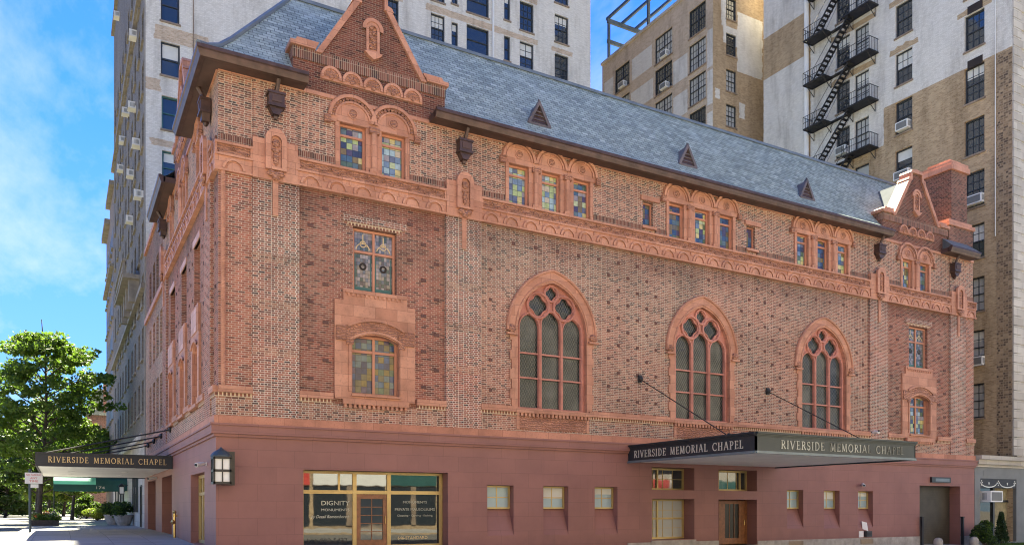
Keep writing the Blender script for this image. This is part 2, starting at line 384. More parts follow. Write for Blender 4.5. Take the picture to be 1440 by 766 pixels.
class MB:
    def __init__(s, fr=FM): s.fr = fr; s.v = []; s.f = []; s.m = []
    def face(s, pts, m=0):
        i = len(s.v); s.v += [s.fr(*p) for p in pts]; s.f.append(tuple(range(i, i + len(pts)))); s.m.append(m); return s
    def box(s, a0, a1, z0, z1, d0, d1, m=0):
        a0, a1 = min(a0, a1), max(a0, a1); z0, z1 = min(z0, z1), max(z0, z1); d0, d1 = min(d0, d1), max(d0, d1)
        i = len(s.v)
        s.v += [s.fr(a, z, d) for d in (d0, d1) for z in (z0, z1) for a in (a0, a1)]
        for q in ((0, 1, 3, 2), (4, 6, 7, 5), (0, 4, 5, 1), (2, 3, 7, 6), (0, 2, 6, 4), (1, 5, 7, 3)):
            s.f.append(tuple(i + k for k in q)); s.m.append(m)
        return s
    def prism(s, poly, d0, d1, m=0, back=True, side=None, front=True):
        n = len(poly); i = len(s.v)
        s.v += [s.fr(a, z, d1) for a, z in poly] + [s.fr(a, z, d0) for a, z in poly]
        if front: s.f.append(tuple(range(i, i + n))); s.m.append(m)
        if back: s.f.append(tuple(range(i + 2*n - 1, i + n - 1, -1))); s.m.append(m)
        sm = m if side is None else side
        for k in range(n):
            j = (k + 1) % n; s.f.append((i + k, i + n + k, i + n + j, i + j)); s.m.append(sm)
        return s
    def wall(s, outer, holes, d, m=0, reveal=None, rm=None, rim=0):
        """flat wall face with openings; reveal[i] = depth of the i-th opening; rim = thickness of the outer edge"""
        polys = [[Vector((a, z, 0)) for a, z in outer]] + [[Vector((a, z, 0)) for a, z in h] for h in holes]
        flat = [p for q in polys for p in q]
        i = len(s.v); s.v += [s.fr(p.x, p.y, d) for p in flat]
        for t in tessellate_polygon(polys): s.f.append(tuple(i + k for k in t)); s.m.append(m)
        rm = m if rm is None else rm
        if reveal is not None:
            if not isinstance(reveal, (list, tuple)): reveal = [reveal] * len(holes)
            for h, dep in zip(holes, reveal):
                if dep:
                    for k in range(len(h)):
                        (a0, z0), (a1, z1) = h[k], h[(k + 1) % len(h)]
                        s.face([(a0, z0, d), (a1, z1, d), (a1, z1, d - dep), (a0, z0, d - dep)], rm)
        if rim:
            n = len(outer)
            for k in range(n):
                (a0, z0), (a1, z1) = outer[k], outer[(k + 1) % n]
                s.face([(a0, z0, d), (a1, z1, d), (a1, z1, d - rim), (a0, z0, d - rim)], m)
        return s
    def tube(s, pts, r, n=8, m=0, caps=True):
        P = [s.fr(*p) for p in pts]; rs = r if isinstance(r, (list, tuple)) else [r] * len(P)
        up = Vector((0, 0, 1)); i0 = len(s.v)
        t0 = (P[1] - P[0]).normalized(); nrm = t0.orthogonal().normalized()
        for k, p in enumerate(P):
            t = ((P[min(k + 1, len(P) - 1)] - P[max(k - 1, 0)])).normalized()
            nrm = (nrm - t * nrm.dot(t)).normalized(); b = t.cross(nrm)
            for j in range(n):
                a = 2 * PI * j / n; s.v.append(p + (nrm * math.cos(a) + b * math.sin(a)) * rs[k])
        for k in range(len(P) - 1):
            for j in range(n):
                q = (j + 1) % n
                s.f.append((i0 + k*n + j, i0 + k*n + q, i0 + (k+1)*n + q, i0 + (k+1)*n + j)); s.m.append(m)
        if caps:
            s.f.append(tuple(i0 + j for j in range(n))[::-1]); s.m.append(m)
            e = i0 + (len(P) - 1) * n; s.f.append(tuple(e + j for j in range(n))); s.m.append(m)
        return s
    def ring(s, c, r0, r1, d0, d1, a0=0, a1=2*PI, n=20, m=0):
        """flat raised arc band, in the wall plane"""
        for k in range(n):
            t0 = a0 + (a1 - a0) * k / n; t1 = a0 + (a1 - a0) * (k + 1) / n
            q = [(c[0] + r * math.cos(t), c[1] + r * math.sin(t)) for r, t in ((r0, t0), (r1, t0), (r1, t1), (r0, t1))]
            s.face([(a, z, d1) for a, z in q], m)
            for x, y in ((q[0], q[3]), (q[1], q[2])):
                s.face([(x[0], x[1], d0), (y[0], y[1], d0), (y[0], y[1], d1), (x[0], x[1], d1)], m)
        return s
    def lathe(s, c, prof, n=14, m=0):
        """profile of (r, z) turned about a vertical axis at world-ish local (a, d)"""
        i = len(s.v)
        for r, z in prof:
            for j in range(n):
                t = 2 * PI * j / n; s.v.append(s.fr(c[0] + r * math.cos(t), z, c[1] + r * math.sin(t)))
        for k in range(len(prof) - 1):
            for j in range(n):
                q = (j + 1) % n; s.f.append((i + k*n + j, i + k*n + q, i + (k+1)*n + q, i + (k+1)*n + j)); s.m.append(m)
        s.f.append(tuple(i + j for j in range(n))[::-1]); s.m.append(m)
        e = i + (len(prof) - 1) * n; s.f.append(tuple(e + j for j in range(n))); s.m.append(m)
        return s
    def blob(s, c, r, n=8, m=0):
        """ellipsoid at local (a, z, d) with radii r=(ra, rz, rd)"""
        i = len(s.v); k2 = n // 2
        for k in range(k2 + 1):
            ph = -PI/2 + PI * k / k2
            for j in range(n):
                t = 2 * PI * j / n
                s.v.append(s.fr(c[0] + r[0]*math.cos(ph)*math.cos(t), c[1] + r[1]*math.sin(ph), c[2] + r[2]*math.cos(ph)*math.sin(t)))
        for k in range(k2):
            for j in range(n):
                q = (j + 1) % n; s.f.append((i + k*n + j, i + k*n + q, i + (k+1)*n + q, i + (k+1)*n + j)); s.m.append(m)
        return s
    def build(s, name, mats, parent=None, smooth=False, weld=False):
        if not isinstance(mats, (list, tuple)): mats = [mats]
        me = bpy.data.meshes.new(name)
        off = ORG.get(parent.name, Vector()) if parent else Vector()
        me.from_pydata([v - off for v in s.v], [], s.f)
        for mt in mats: me.materials.append(M[mt] if isinstance(mt, str) else mt)
        me.polygons.foreach_set('material_index', s.m)
        if weld:
            bm = bmesh.new(); bm.from_mesh(me); bmesh.ops.remove_doubles(bm, verts=bm.verts, dist=1e-4)
            bmesh.ops.recalc_face_normals(bm, faces=bm.faces); bm.to_mesh(me); bm.free()
        me.update()
        uvl = me.uv_layers.new(name='UVMap'); uvs = [0.0] * (2 * len(me.loops)); Z = Vector((0, 0, 1))
        for p in me.polygons:
            nn = p.normal
            if abs(nn.z) > .93: t = Vector((1, 0, 0)); w = Vector((0, 1, 0))
            else:
                t = Z.cross(nn).normalized(); w = nn.cross(t).normalized()
                if w.z < 0: w = -w
                if abs(t.x) > abs(t.y):
                    if t.x < 0: t = -t
                elif t.y < 0: t = -t
            for li in p.loop_indices:
                co = me.vertices[me.loops[li].vertex_index].co + off
                uvs[2*li] = co.dot(t); uvs[2*li+1] = co.dot(w)
        uvl.data.foreach_set('uv', uvs)
        if smooth: me.polygons.foreach_set('use_smooth', [True] * len(me.polygons))
        o = bpy.data.objects.new(name, me); COL.objects.link(o)
        if parent: o.parent = parent
        ORG[o.name] = off
        return o

def rect(a0, a1, z0, z1): return [(a0, z0), (a1, z0), (a1, z1), (a0, z1)]
def arcpts(c, r, t0, t1, n): return [(c[0] + r * math.cos(t0 + (t1 - t0) * k / n), c[1] + r * math.sin(t0 + (t1 - t0) * k / n)) for k in range(n + 1)]

# ---- serif lettering drawn as strokes in a unit-height box: (width, [(points, thickness)])
T, t_ = .17, .085
def arcs(cx, cz, rx, rz, a0, a1, n=10): return [(cx + rx * math.cos(math.radians(a0 + (a1 - a0) * k / n)), cz + rz * math.sin(math.radians(a0 + (a1 - a0) * k / n))) for k in range(n + 1)]
def sf(x, z, w=.17): return ([(x - w, z), (x + w, z)], .06)
LET = {
 'R': (.78, [([(.2, 0), (.2, 1)], T), sf(.2, .03), sf(.2, .97), (arcs(.34, .745, .27, .225, 90, -90), .13), ([(.2, .97), (.36, .97)], t_), ([(.2, .52), (.36, .52)], t_), ([(.38, .52), (.74, 0)], T), sf(.74, .03, .1)]),
 'I': (.38, [([(.19, 0), (.19, 1)], T), sf(.19, .03), sf(.19, .97)]),
 'V': (.86, [([(.1, 1), (.44, 0)], T), ([(.44, 0), (.76, 1)], t_), sf(.1, .97, .13), sf(.76, .97, .12)]),
 'E': (.68, [([(.2, 0), (.2, 1)], T), sf(.2, .03), sf(.2, .97), ([(.2, .96), (.6, .96)], .08), ([(.2, .52), (.5, .52)], .08), ([(.2, .04), (.64, .04)], .08), ([(.6, 1), (.6, .8)], .06), ([(.64, 0), (.64, .22)], .06), ([(.5, .62), (.5, .42)], .05)]),
 'S': (.62, [(arcs(.31, .74, .21, .23, 30, 270, 10), .13), (arcs(.31, .26, .23, .24, 90, -150, 10), .14), ([(.52, .95), (.51, .72)], .05), ([(.07, .05), (.08, .28)], .05)]),
 'D': (.88, [([(.2, 0), (.2, 1)], T), sf(.2, .03), sf(.2, .97), (arcs(.36, .5, .42, .46, 90, -90, 12), .14), ([(.2, .96), (.38, .96)], t_), ([(.2, .04), (.38, .04)], t_)]),
 'M': (1.06, [([(.16, 0), (.2, 1)], t_), ([(.2, 1), (.52, .08)], T), ([(.52, .08), (.84, 1)], t_), ([(.84, 1), (.88, 0)], T), sf(.16, .03, .12), sf(.88, .03, .14), sf(.16, .97, .1), sf(.86, .97, .12)]),
 'O': (.94, [(arcs(.47, .5, .39, .46, 0, 360, 22), .13)]),
 'A': (.88, [([(.1, 0), (.43, 1)], t_), ([(.43, 1), (.78, 0)], T), ([(.22, .36), (.65, .36)], .075), sf(.1, .03, .11), sf(.78, .03, .13)]),
 'L': (.66, [([(.2, 0), (.2, 1)], T), sf(.2, .03), sf(.2, .97), ([(.2, .04), (.62, .04)], .08), ([(.62, 0), (.62, .25)], .06)]),
 'C': (.84, [(arcs(.48, .5, .40, .46, 48, 312, 16), .13), ([(.75, .95), (.75, .7)], .06), ([(.75, .08), (.76, .26)], .05)]),
 'H': (.94, [([(.2, 0), (.2, 1)], T), ([(.74, 0), (.74, 1)], T), ([(.2, .52), (.74, .52)], .08), sf(.2, .03), sf(.2, .97), sf(.74, .03), sf(.74, .97)]),
 'P': (.72, [([(.2, 0), (.2, 1)], T), sf(.2, .03), sf(.2, .97), (arcs(.34, .72, .29, .245, 90, -90), .13), ([(.2, .965), (.36, .965)], t_), ([(.2, .475), (.36, .475)], t_)]),
}
def lettering(fr, text, a0, a1, z, h, d, mat, parent, thick=.02):
    gap, space = .17, .80
    tot = sum((LET[c][0] + gap) if c != ' ' else space for c in text) - gap
    kx = (a1 - a0) / tot; x = 0; mb = MB(fr); k = 0
    for c in text:
        if c == ' ': x += space; continue
        w, strokes = LET[c]
        for pts, th in strokes:
            P = [((x + px) * kx + a0, z + pz * h) for px, pz in pts]
            hw = th * h * .39 * min(1.15, kx / h)
            for i in range(len(P) - 1):
                (xa, za), (xb, zb) = P[i], P[i+1]; L = math.hypot(xb - xa, zb - za) or 1
                nx, nz = -(zb - za) / L * hw, (xb - xa) / L * hw; k += 1
                e = .0002 * (k % 9); ex, ez = (xb - xa) / L * hw * .25, (zb - za) / L * hw * .25
                if len(P) == 2: ex = ez = 0
                mb.face([(xa + nx - ex, za + nz - ez, d + thick + e), (xa - nx - ex, za - nz - ez, d + thick + e), (xb - nx + ex, zb - nz + ez, d + thick + e), (xb + nx + ex, zb + nz + ez, d + thick + e)])
                mb.face([(xa - nx, za - nz, d), (xb - nx, zb - nz, d), (xb - nx, zb - nz, d + thick + e), (xa - nx, za - nz, d + thick + e)])
                mb.face([(xa + nx, za + nz, d), (xb + nx, zb + nz, d), (xb + nx, zb + nz, d + thick + e), (xa + nx, za + nz, d + thick + e)])
        x += w + gap
    return mb.build('lettering', mat, parent)

def text(fr, s, a, z, h, d, mat, parent, width=None, shear=0, name='lettering', align='CENTER', bold=0.0):
    cu = bpy.data.curves.new(name, 'FONT'); cu.body = s; cu.size = 1; cu.shear = shear; cu.align_x = align; cu.extrude = .004; cu.offset = bold
    cu.resolution_u = 3
    o = bpy.data.objects.new(name, cu); COL.objects.link(o); cu.materials.append(M[mat])
    sx = h / .70
    k = sx
    if width:
        bpy.context.view_layer.update(); k = width / max(.01, o.dimensions.x)
    off = ORG.get(parent.name, Vector()); n = fr.ud; u = fr.ua
    loc = fr(a, z, d) - off
    mt = Matrix((u * k, Vector((0, 0, 1)) * sx, u.cross(Vector((0, 0, 1))) )).transposed().to_4x4()
    mt.translation = loc
    bpy.context.view_layer.update()
    me = bpy.data.meshes.new_from_object(o.evaluated_get(bpy.context.evaluated_depsgraph_get()))
    bpy.data.objects.remove(o); bpy.data.curves.remove(cu)
    me.transform(mt); me.name = name
    o = bpy.data.objects.new(name, me); COL.objects.link(o); o.parent = parent; ORG[o.name] = off
    return o

def window(parent, fr, a0, a1, z0, z1, d, fmat, pmat, fw=.07, mull=(), trans=(), nx=0, nz=0, name='window', fd=.06, th=.022, meet=False, shade=0.0, smat='blind'):
    """one window: frame with mullions and bars, its pane a sub-part"""
    b = MB(fr)
    b.box(a0, a0 + fw, z0, z1, d - fd, d + fd * .5).box(a1 - fw, a1, z0, z1, d - fd, d + fd * .5)
    b.box(a0 + fw, a1 - fw, z0, z0 + fw, d - fd, d + fd * .5).box(a0 + fw, a1 - fw, z1 - fw, z1, d - fd, d + fd * .5)
    w2 = fw * .5
    cuts = sorted([a0] + list(mull) + [a1])
    for a in mull: b.box(a - w2, a + w2, z0 + fw, z1 - fw, d - fd, d + fd * .45)
    for z in trans:
        for k in range(len(cuts) - 1):
            b.box(cuts[k] + w2 + .003, cuts[k+1] - w2 - .003, z - w2, z + w2, d - fd, d + fd * .4)
    if meet:
        zm = (z0 + z1) / 2; b.box(a0 + fw, a1 - fw, zm - .035, zm + .035, d - fd, d + fd * .3)
    for i in range(1, nx):
        a = a0 + fw + (a1 - a0 - 2*fw) * i / nx; b.box(a - th/2, a + th/2, z0 + fw, z1 - fw, d - fd * .9, d - fd * .3)
    for i in range(1, nz):
        z = z0 + fw + (z1 - z0 - 2*fw) * i / nz; b.box(a0 + fw, a1 - fw, z - th/2, z + th/2, d - fd * .88, d - fd * .35)
    o = b.build(name, fmat, parent)
    p = MB(fr); p.face([(a0 + fw*.5, z0 + fw*.5, d - fd * .7), (a1 - fw*.5, z0 + fw*.5, d - fd * .7), (a1 - fw*.5, z1 - fw*.5, d - fd * .7), (a0 + fw*.5, z1 - fw*.5, d - fd * .7)])
    p.build('pane', pmat, o)
    if shade:
        zt = z1 - fw; zb = zt - (z1 - z0 - 2*fw) * shade
        MB(fr).box(a0 + fw*.9, a1 - fw*.9, zb, zt, d - fd*.69, d - fd*.6).build('shade', smat, o)
    return o
# ================================================================== THE CHAPEL
W = 45.77; DEPTH = 28.2
ch = thing('chapel_building', 'long red brick chapel with terracotta trim, slate roof and three pointed church windows', 'chapel', (0, 0, 0))

# ---- window geometry on the front
cx1, cx5 = 5.80, 40.02
UP = {  # upper floor groups: pane left edges/right edges, radius of the arch hoods, spring height
 'a': dict(p=[(4.42, 5.48), (6.11, 7.12)], r=1.0, zs=16.55, g='g1'),
 'b': dict(p=[(11.86, 12.86), (13.52, 14.48), (15.18, 16.10)], r=.86, zs=16.6),
 'c': dict(p=[(20.73, 21.67), (22.37, 23.33), (24.02, 24.93)], r=.86, zs=16.6),
 'd': dict(p=[(29.60, 30.50), (31.21, 32.11), (32.86, 33.76)], r=.86, zs=16.6),
 'e': dict(p=[(38.62, 39.52), (40.27, 41.17)], r=.92, zs=16.5, g='g5'),
}
SMALL = [(19.17, 19.80), (25.93, 26.56)]
Z0, Z1 = 14.68, 16.40
GOTH = [14.10, 22.90, 31.80]
GH, GZ0, GSP, GAP_ = 1.80, 5.90, 9.35, 11.55     # half width, sill, spring, apex of the pointed openings

def pointed(c, w, zs, za, z0, n=10):
    h = za - zs; R = (w*w + h*h) / (2*w)
    th = math.asin(min(1, h / R))
    right = [(c + w - R + R * math.cos(th * k / n), zs + R * math.sin(th * k / n)) for k in range(n + 1)]
    left = [(2*c - x, z) for x, z in reversed(right)][1:]
    return [(c - w, z0), (c + w, z0)] + right + left
def segarch(a0, a1, z0, zs, za, n=8):
    c = (a0 + a1) / 2; w = (a1 - a0) / 2; h = za - zs; R = (w*w + h*h) / (2*h); t = math.asin(w / R)
    return [(a0, z0), (a1, z0)] + [(c + R * math.sin(t - 2*t*k/n), za - R + R * math.cos(t - 2*t*k/n)) for k in range(n + 1)]

# ---- brick walls of the front, zone by zone
BZ0, BZ1 = 4.90, 13.70
def stud_rows(mb, a0, a1, z0, z1, avoid, da=1.12, dz=.64, m=1, hw=.075, hh=.06):
    k = 0; z = z0
    while z < z1:
        a = a0 + (da / 2 if k % 2 else 0)
        while a < a1:
            if not any(x0 - .15 < a < x1 + .15 and y0 - .1 < z < y1 + .1 for x0, x1, y0, y1 in avoid):
                mb.box(a - hw, a + hw, z - hh, z + hh, .002, .03, m)
            a += da
        z += dz; k += 1
# middle bay
b = MB(); holes = [pointed(c, GH + .04, GSP, GAP_ + .04, GZ0) for c in GOTH]
b.wall(rect(10.48, 35.53, BZ0, BZ1), holes, 0, 0)
stud_rows(b, 11.0, 35.3, 6.6, 13.4, [(c - 2.45, c + 2.45, 5, 12.3) for c in GOTH])
b.build('middle_wall', ['brick_mid', 'stud'], ch)
for x0, x1, cx in ((2.87, 8.87, 5.87), (37.15, 43.22, 40.18)):
    b = MB(); mw = rect(cx - .90, cx + .90, 9.98, 12.52); lw = segarch(cx - .98, cx + .98, 6.0, 8.08, 8.36)
    b.wall(rect(x0, x1, BZ0, BZ1), [mw, rect(cx - .98, cx + .98, 6.0, 8.36)], 0, 0, [.28, 0])
    stud_rows(b, x0 + .45, x1 - .2, 6.5, 13.5, [(cx - 1.75, cx + 1.75, 5, 10.2), (cx - 1.3, cx + 1.3, 9.9, 13)], 1.15, .72, hw=.115, hh=.065)
    b.build('bay_wall', ['brick_dark', 'stud'], ch)
    # light brick head over the window
    b = MB(); b.box(cx - 1.3, cx + 1.3, 12.66, 12.93, .0, .05); b.box(cx - 1.12, cx + 1.12, 12.53, 12.655, 0, .03, 1); b.build('window_head', ['brick_diaper', 'dentil'], ch)
    win = window(ch, FM, cx - .88, cx + .88, 9.99, 12.50, -.20, 'sash_terra', 'stain_fig', fw=.09, mull=[cx], trans=[11.62], name='picture_window')
    # leaded pattern pieces of the picture window
    pb = MB()
    for s_ in (-1, 1):
        c0 = cx + s_ * .42
        pb.ring((c0, 11.08), .07, .15, -.236, -.228, n=16, m=0)
        pb.ring((c0, 11.70), .26, .30, -.236, -.230, .2, PI - .2, 12, 1)
        pb.ring((c0, 11.95), .10, .135, -.236, -.230, 0, 2*PI, 12, 1)
        pb.box(c0 - .02, c0 + .02, 11.95, 12.33, -.236, -.231, 1)
        for q in (-.34, .30): pb.box(c0 + q, c0 + q + .04, 10.1, 11.5, -.236, -.2315, 2)
        pb.box(c0 - .3, c0 + .3, 10.14, 10.27, -.236, -.2325, 2)
    pb.build('leading', ['dark_void', 'gold_letter', 'sash_green'], win)
    # terracotta surround of the lower window
    b = MB(); out = [(cx - 1.65, 5.80), (cx + 1.65, 5.80), (cx + 1.65, 9.60), (cx + 1.31, 9.60), (cx + 1.31, 10.04), (cx - 1.31, 10.04), (cx - 1.31, 9.60), (cx - 1.65, 9.60)]
    b.wall(out, [lw], .10, 0, .34, 0, .10)
    b.box(cx - 1.22, cx + 1.22, 9.88, 9.97, .10, .15)
    for k in range(13): b.box(cx - 1.15 + k * .18, cx - 1.06 + k * .18, 9.78, 9.876, .10, .14)
    for k in range(10):        # carved hood band over the window
        t0 = -1.18 + k * .236
    c0 = cx; R = 1.75; zc = 8.36 - R
    b.ring((c0, zc), R + .04, R + .12, .10, .17, PI/2 - .62, PI/2 + .62, 18)
    b.ring((c0, zc), R + .125, R + .50, .10, .135, PI/2 - .55, PI/2 + .55, 18, 1)
    b.ring((c0, zc), R + .505, R + .60, .10, .19, PI/2 - .52, PI/2 + .52, 18)
    for s_ in (-1, 1):
        b.box(cx + s_*1.06 - .14, cx + s_*1.06 + .14, 7.9, 8.45, .10, .163, 1); b.box(cx + s_*1.40 - .195, cx + s_*1.40 + .195, 8.05, 8.6, .10, .157, 1)
        b.box(cx + s_*1.05 - .05, cx + s_*1.05 + .05, 6.1, 7.895, .10, .14)
    b.box(cx - 1.0, cx + 1.0, 5.93, 6.0, -.2, .2)
    b.build('window_surround', ['terra', 'carved'], ch)
    b = MB(); b.box(cx - 1.35, cx + 1.35, 5.60, 5.79, 0.05, .22)
    for k in range(14): b.box(cx - 1.3 + k * .19, cx - 1.2 + k * .19, 5.46, 5.598, .05, .19)
    b.build('sill_course', 'terra', ch)
    window(ch, FM, cx - .97, cx + .97, 6.0, 8.34, -.20, 'sash_terra', 'stain_d' if cx < 20 else 'stain_m', fw=.10, mull=[cx], trans=[7.72], name='arched_window')
# corner strips, pilasters
for x0, x1 in ((0, 1.17), (44.81, W)):
    b = MB(); b.box(x0 + (.005 if x0 == 0 else 0), x1, BZ0, BZ1, -.3, .05); b.build('corner_pier', 'brick_red', ch)
b = MB()
for k in range(60):
    pass
b.tube([(.16, 6.0 + .35 * k, .09) for k in range(23)], .085, 8)
for k in range(60): b.tube([(.09, 6.02 + k * .125, .12), (.16, 6.08 + k * .125, .185), (.23, 6.14 + k * .125, .12)], .026, 4)
b.build('rope_moulding', 'terra', ch)
for x0, x1 in ((1.17, 2.87), (8.87, 10.48), (35.53, 37.15), (43.22, 44.81)):
    b = MB(); b.box(x0, x1, BZ0, BZ1 - .05, -.3, .13)
    for zz in (7.2, 8.9, 10.6):    # darker banding courses
        b.box(x0 - .001, x1 + .001, zz, zz + .31, .131, .134, 1)
    b.build('pilaster', ['brick_diaper', 'brick_mid'], ch)
    b = MB(); b.box(x0 + .05, x1 - .05, 14.66, 17.3, -.2, .05); b.build('upper_pilaster', 'brick_light', ch)
# plinth of lighter brick under the sill band, and the sill band itself
segs = [(-.02, 1.17), (2.87, 4.15), (7.58, 8.87), (10.48, 12.2), (16.0, 20.95), (24.8, 29.85), (33.65, 35.53), (37.15, 38.5), (41.85, 43.22), (44.81, W + .02)]
for x0, x1 in ((-.02, 1.17), (2.87, 8.87), (10.48, 35.53), (37.15, 43.22), (44.81, W + .02)):
    MB().box(x0, x1, BZ0, 5.60, -.1, .075).build('plinth_course', 'brick_mid', ch)
for x0, x1 in segs: MB().box(x0, x1, 5.74, 5.98, .0, .19, 0).box(x0, x1, 5.60, 5.742, .0, .12, 1).build('sill_band', ['terra', 'dentil'], ch)
for c in GOTH:
    b = MB(); b.box(c - 1.95, c + 1.95, 5.72, 5.90, -.3, .2)
    for k in range(20): b.box(c - 1.9 + k * .195, c - 1.78 + k * .195, 5.58, 5.718, .05, .17)
    b.box(c - 1.75, c + 1.75, 5.02, 5.55, .05, .10, 1); b.box(c - 1.9, c - 1.752, 5.0, 5.57, .05, .12); b.box(c + 1.752, c + 1.9, 5.0, 5.57, .05, .12)
    b.build('window_apron', ['terra', 'carved'], ch)

# ---- the three pointed windows
def quatre(cx, cz, R, n=7):
    q = []; r = R * .45; o = R * .46
    for k in range(4):
        t = PI/4 + PI/2 * k - PI/4; c = (cx + o * math.cos(t), cz + o * math.sin(t))
        q += arcpts(c, r, t - 1.9, t + 1.9, n)
    # keep only the outline points that lie outside the other lobes
    res = []
    for p in q:
        ok = True
        for k in range(4):
            t = PI/2 * k; c = (cx + o * math.cos(t), cz + o * math.sin(t))
            if math.hypot(p[0] - c[0], p[1] - c[1]) < r - 1e-3: ok = False
        if ok: res.append(p)
    return res
for c in GOTH:
    out = pointed(c, 2.36, 9.25, 12.15, 9.25, 14)[2:]
    b = MB()
    inner = pointed(c, GH, GSP, GAP_, GZ0)
    # jambs (toothed edge) + hood in one surround
    edge_r = []; z = GZ0; k = 0
    while z < 9.2:
        w = 2.10 if k % 2 == 0 else 2.18
        edge_r += [(c + w, z), (c + w, min(z + .42, 9.24))]; z += .42; k += 1
    outer = [(2*c - x, zz) for x, zz in edge_r[::-1]] + edge_r + out
    outer = [p for i, p in enumerate(outer) if i == 0 or (abs(p[0] - outer[i-1][0]) + abs(p[1] - outer[i-1][1])) > 1e-4]
    b.wall(outer, [inner], .07, 0, .36, 0, .07)
    b.ring((c, 0), 0, 0, 0, 0, n=1) if False else None
    # hood moulding: an outer raised rib
    rib = [(x, zz) for x, zz in pointed(c, 2.30, 9.25, 12.09, 9.25, 14)[2:]]
    b.tube([(x, zz, .09) for x, zz in rib], .065, 6)
    rib = [(x, zz) for x, zz in pointed(c, 1.90, 9.3, 11.67, 9.3, 14)[2:]]
    b.tube([(x, zz, .07) for x, zz in rib], .05, 6)
    for s_ in (-1, 1):
        b.blob((c + s_ * 2.12, 9.3, .10), (.20, .20, .13), 10, 1); b.box(c + s_*2.12 - .26, c + s_*2.12 + .26, 9.05, 9.13, .07, .2)
    b.build('arch_surround', ['terra', 'carved'], ch)
    # tracery
    pit = 2 * (GH - .12) / 3; hw = pit / 2 - .085
    lan = []
    for k, dz in ((-1, 9.55), (0, 9.75), (1, 9.55)):
        lc = c + k * pit
        lan.append(pointed(lc, hw, dz - .05, dz + .52, GZ0 + .10, 6))
    qs = [(c - .68, 10.52, .54), (c + .68, 10.52, .54), (c, 11.11, .34)]
    cell = [quatre(*q) for q in qs]
    b = MB(); b.wall(inner, lan + cell, -.14, 0, .10)
    for k in (-1, 0, 1):
        lc = c + k * pit; dz = 9.75 if k == 0 else 9.55
        arch = pointed(lc, hw + .055, dz - .05, dz + .58, GZ0 + .10, 6)[2:]
        b.tube([(arch[0][0], GZ0 + .1, -.12)] + [(x, z, -.12) for x, z in arch] + [(arch[-1][0], GZ0 + .1, -.12)], .045, 6)
        for zt in (8.38, 7.30): b.box(lc - hw, lc + hw, zt - .035, zt + .035, -.22, -.14)
    for qx, qz, qr in qs:
        b.tube([(qx + qr * 1.04 * math.cos(t * PI / 10), qz + qr * 1.04 * math.sin(t * PI / 10), -.10) for t in range(21)], .058, 6)
        b.tube([(q_[0], q_[1], -.12) for q_ in (quatre(qx, qz, qr) + quatre(qx, qz, qr)[:1])], .03, 5)
    b.box(c - GH + .02, c + GH - .02, GZ0, GZ0 + .1, -.24, -.08)
    tr = b.build('pointed_window', 'tracery', ch)
    p = MB(); rp = random.Random(int(c * 10))
    for k in (-1, 0, 1):
        lc = c + k * pit
        for za, zb in ((GZ0 + .1, 7.30), (7.30, 8.38), (8.38, 10.30)):
            ta, tb = rp.uniform(-.018, .018), rp.uniform(-.018, .018)
            p.face([(lc - pit/2, za, -.255 + ta + tb), (lc + pit/2, za, -.255 - ta + tb), (lc + pit/2, zb, -.255 - ta - tb), (lc - pit/2, zb, -.255 + ta - tb)])
    p.wall([(c - GH + .1, 10.302), (c + GH - .1, 10.302), (c + .1, GAP_ - .02), (c - .1, GAP_ - .02)], [], -.25)
    p.build('pane', 'leaded', tr)

# ---- upper wall
b = MB(); holes = []
for g_ in UP.values(): holes += [rect(a0 - .06, a1 + .06, Z0 - .02, Z1 + .02) for a0, a1 in g_['p']]
holes += [rect(a0, a1, 14.98, 16.18) for a0, a1 in SMALL]
b.wall(rect(0, W, 14.6, 17.5), holes, 0, 0, [0] * (len(holes) - 2) + [.3, .3])
b.build('upper_wall', 'brick_light', ch)
sold = [(0.06, 1.15), (2.82, 4.25), (7.28, 8.85), (10.5, 11.7), (16.28, 19.1), (19.88, 20.55), (25.1, 25.85), (26.64, 29.42), (33.94, 35.5), (37.17, 38.45), (41.34, 43.2), (44.83, W - .04)]
for x0, x1 in sold: MB().box(x0, x1, 14.66, 14.97, -.1, .06).build('soldier_course', 'brick_soldier', ch)
for a0, a1 in SMALL:
    window(ch, FM, a0, a1, 15.0, 16.16, -.2, 'sash_terra', 'stain_d', fw=.06, name='small_window')
    MB().box(a0 - .15, a1 + .35, 16.2, 16.42, -.05, .09).build('lintel', 'terra', ch); MB().box(a0 - .1, a1 + .12, 14.86, 14.985, -.1, .14).build('sill', 'terra', ch)

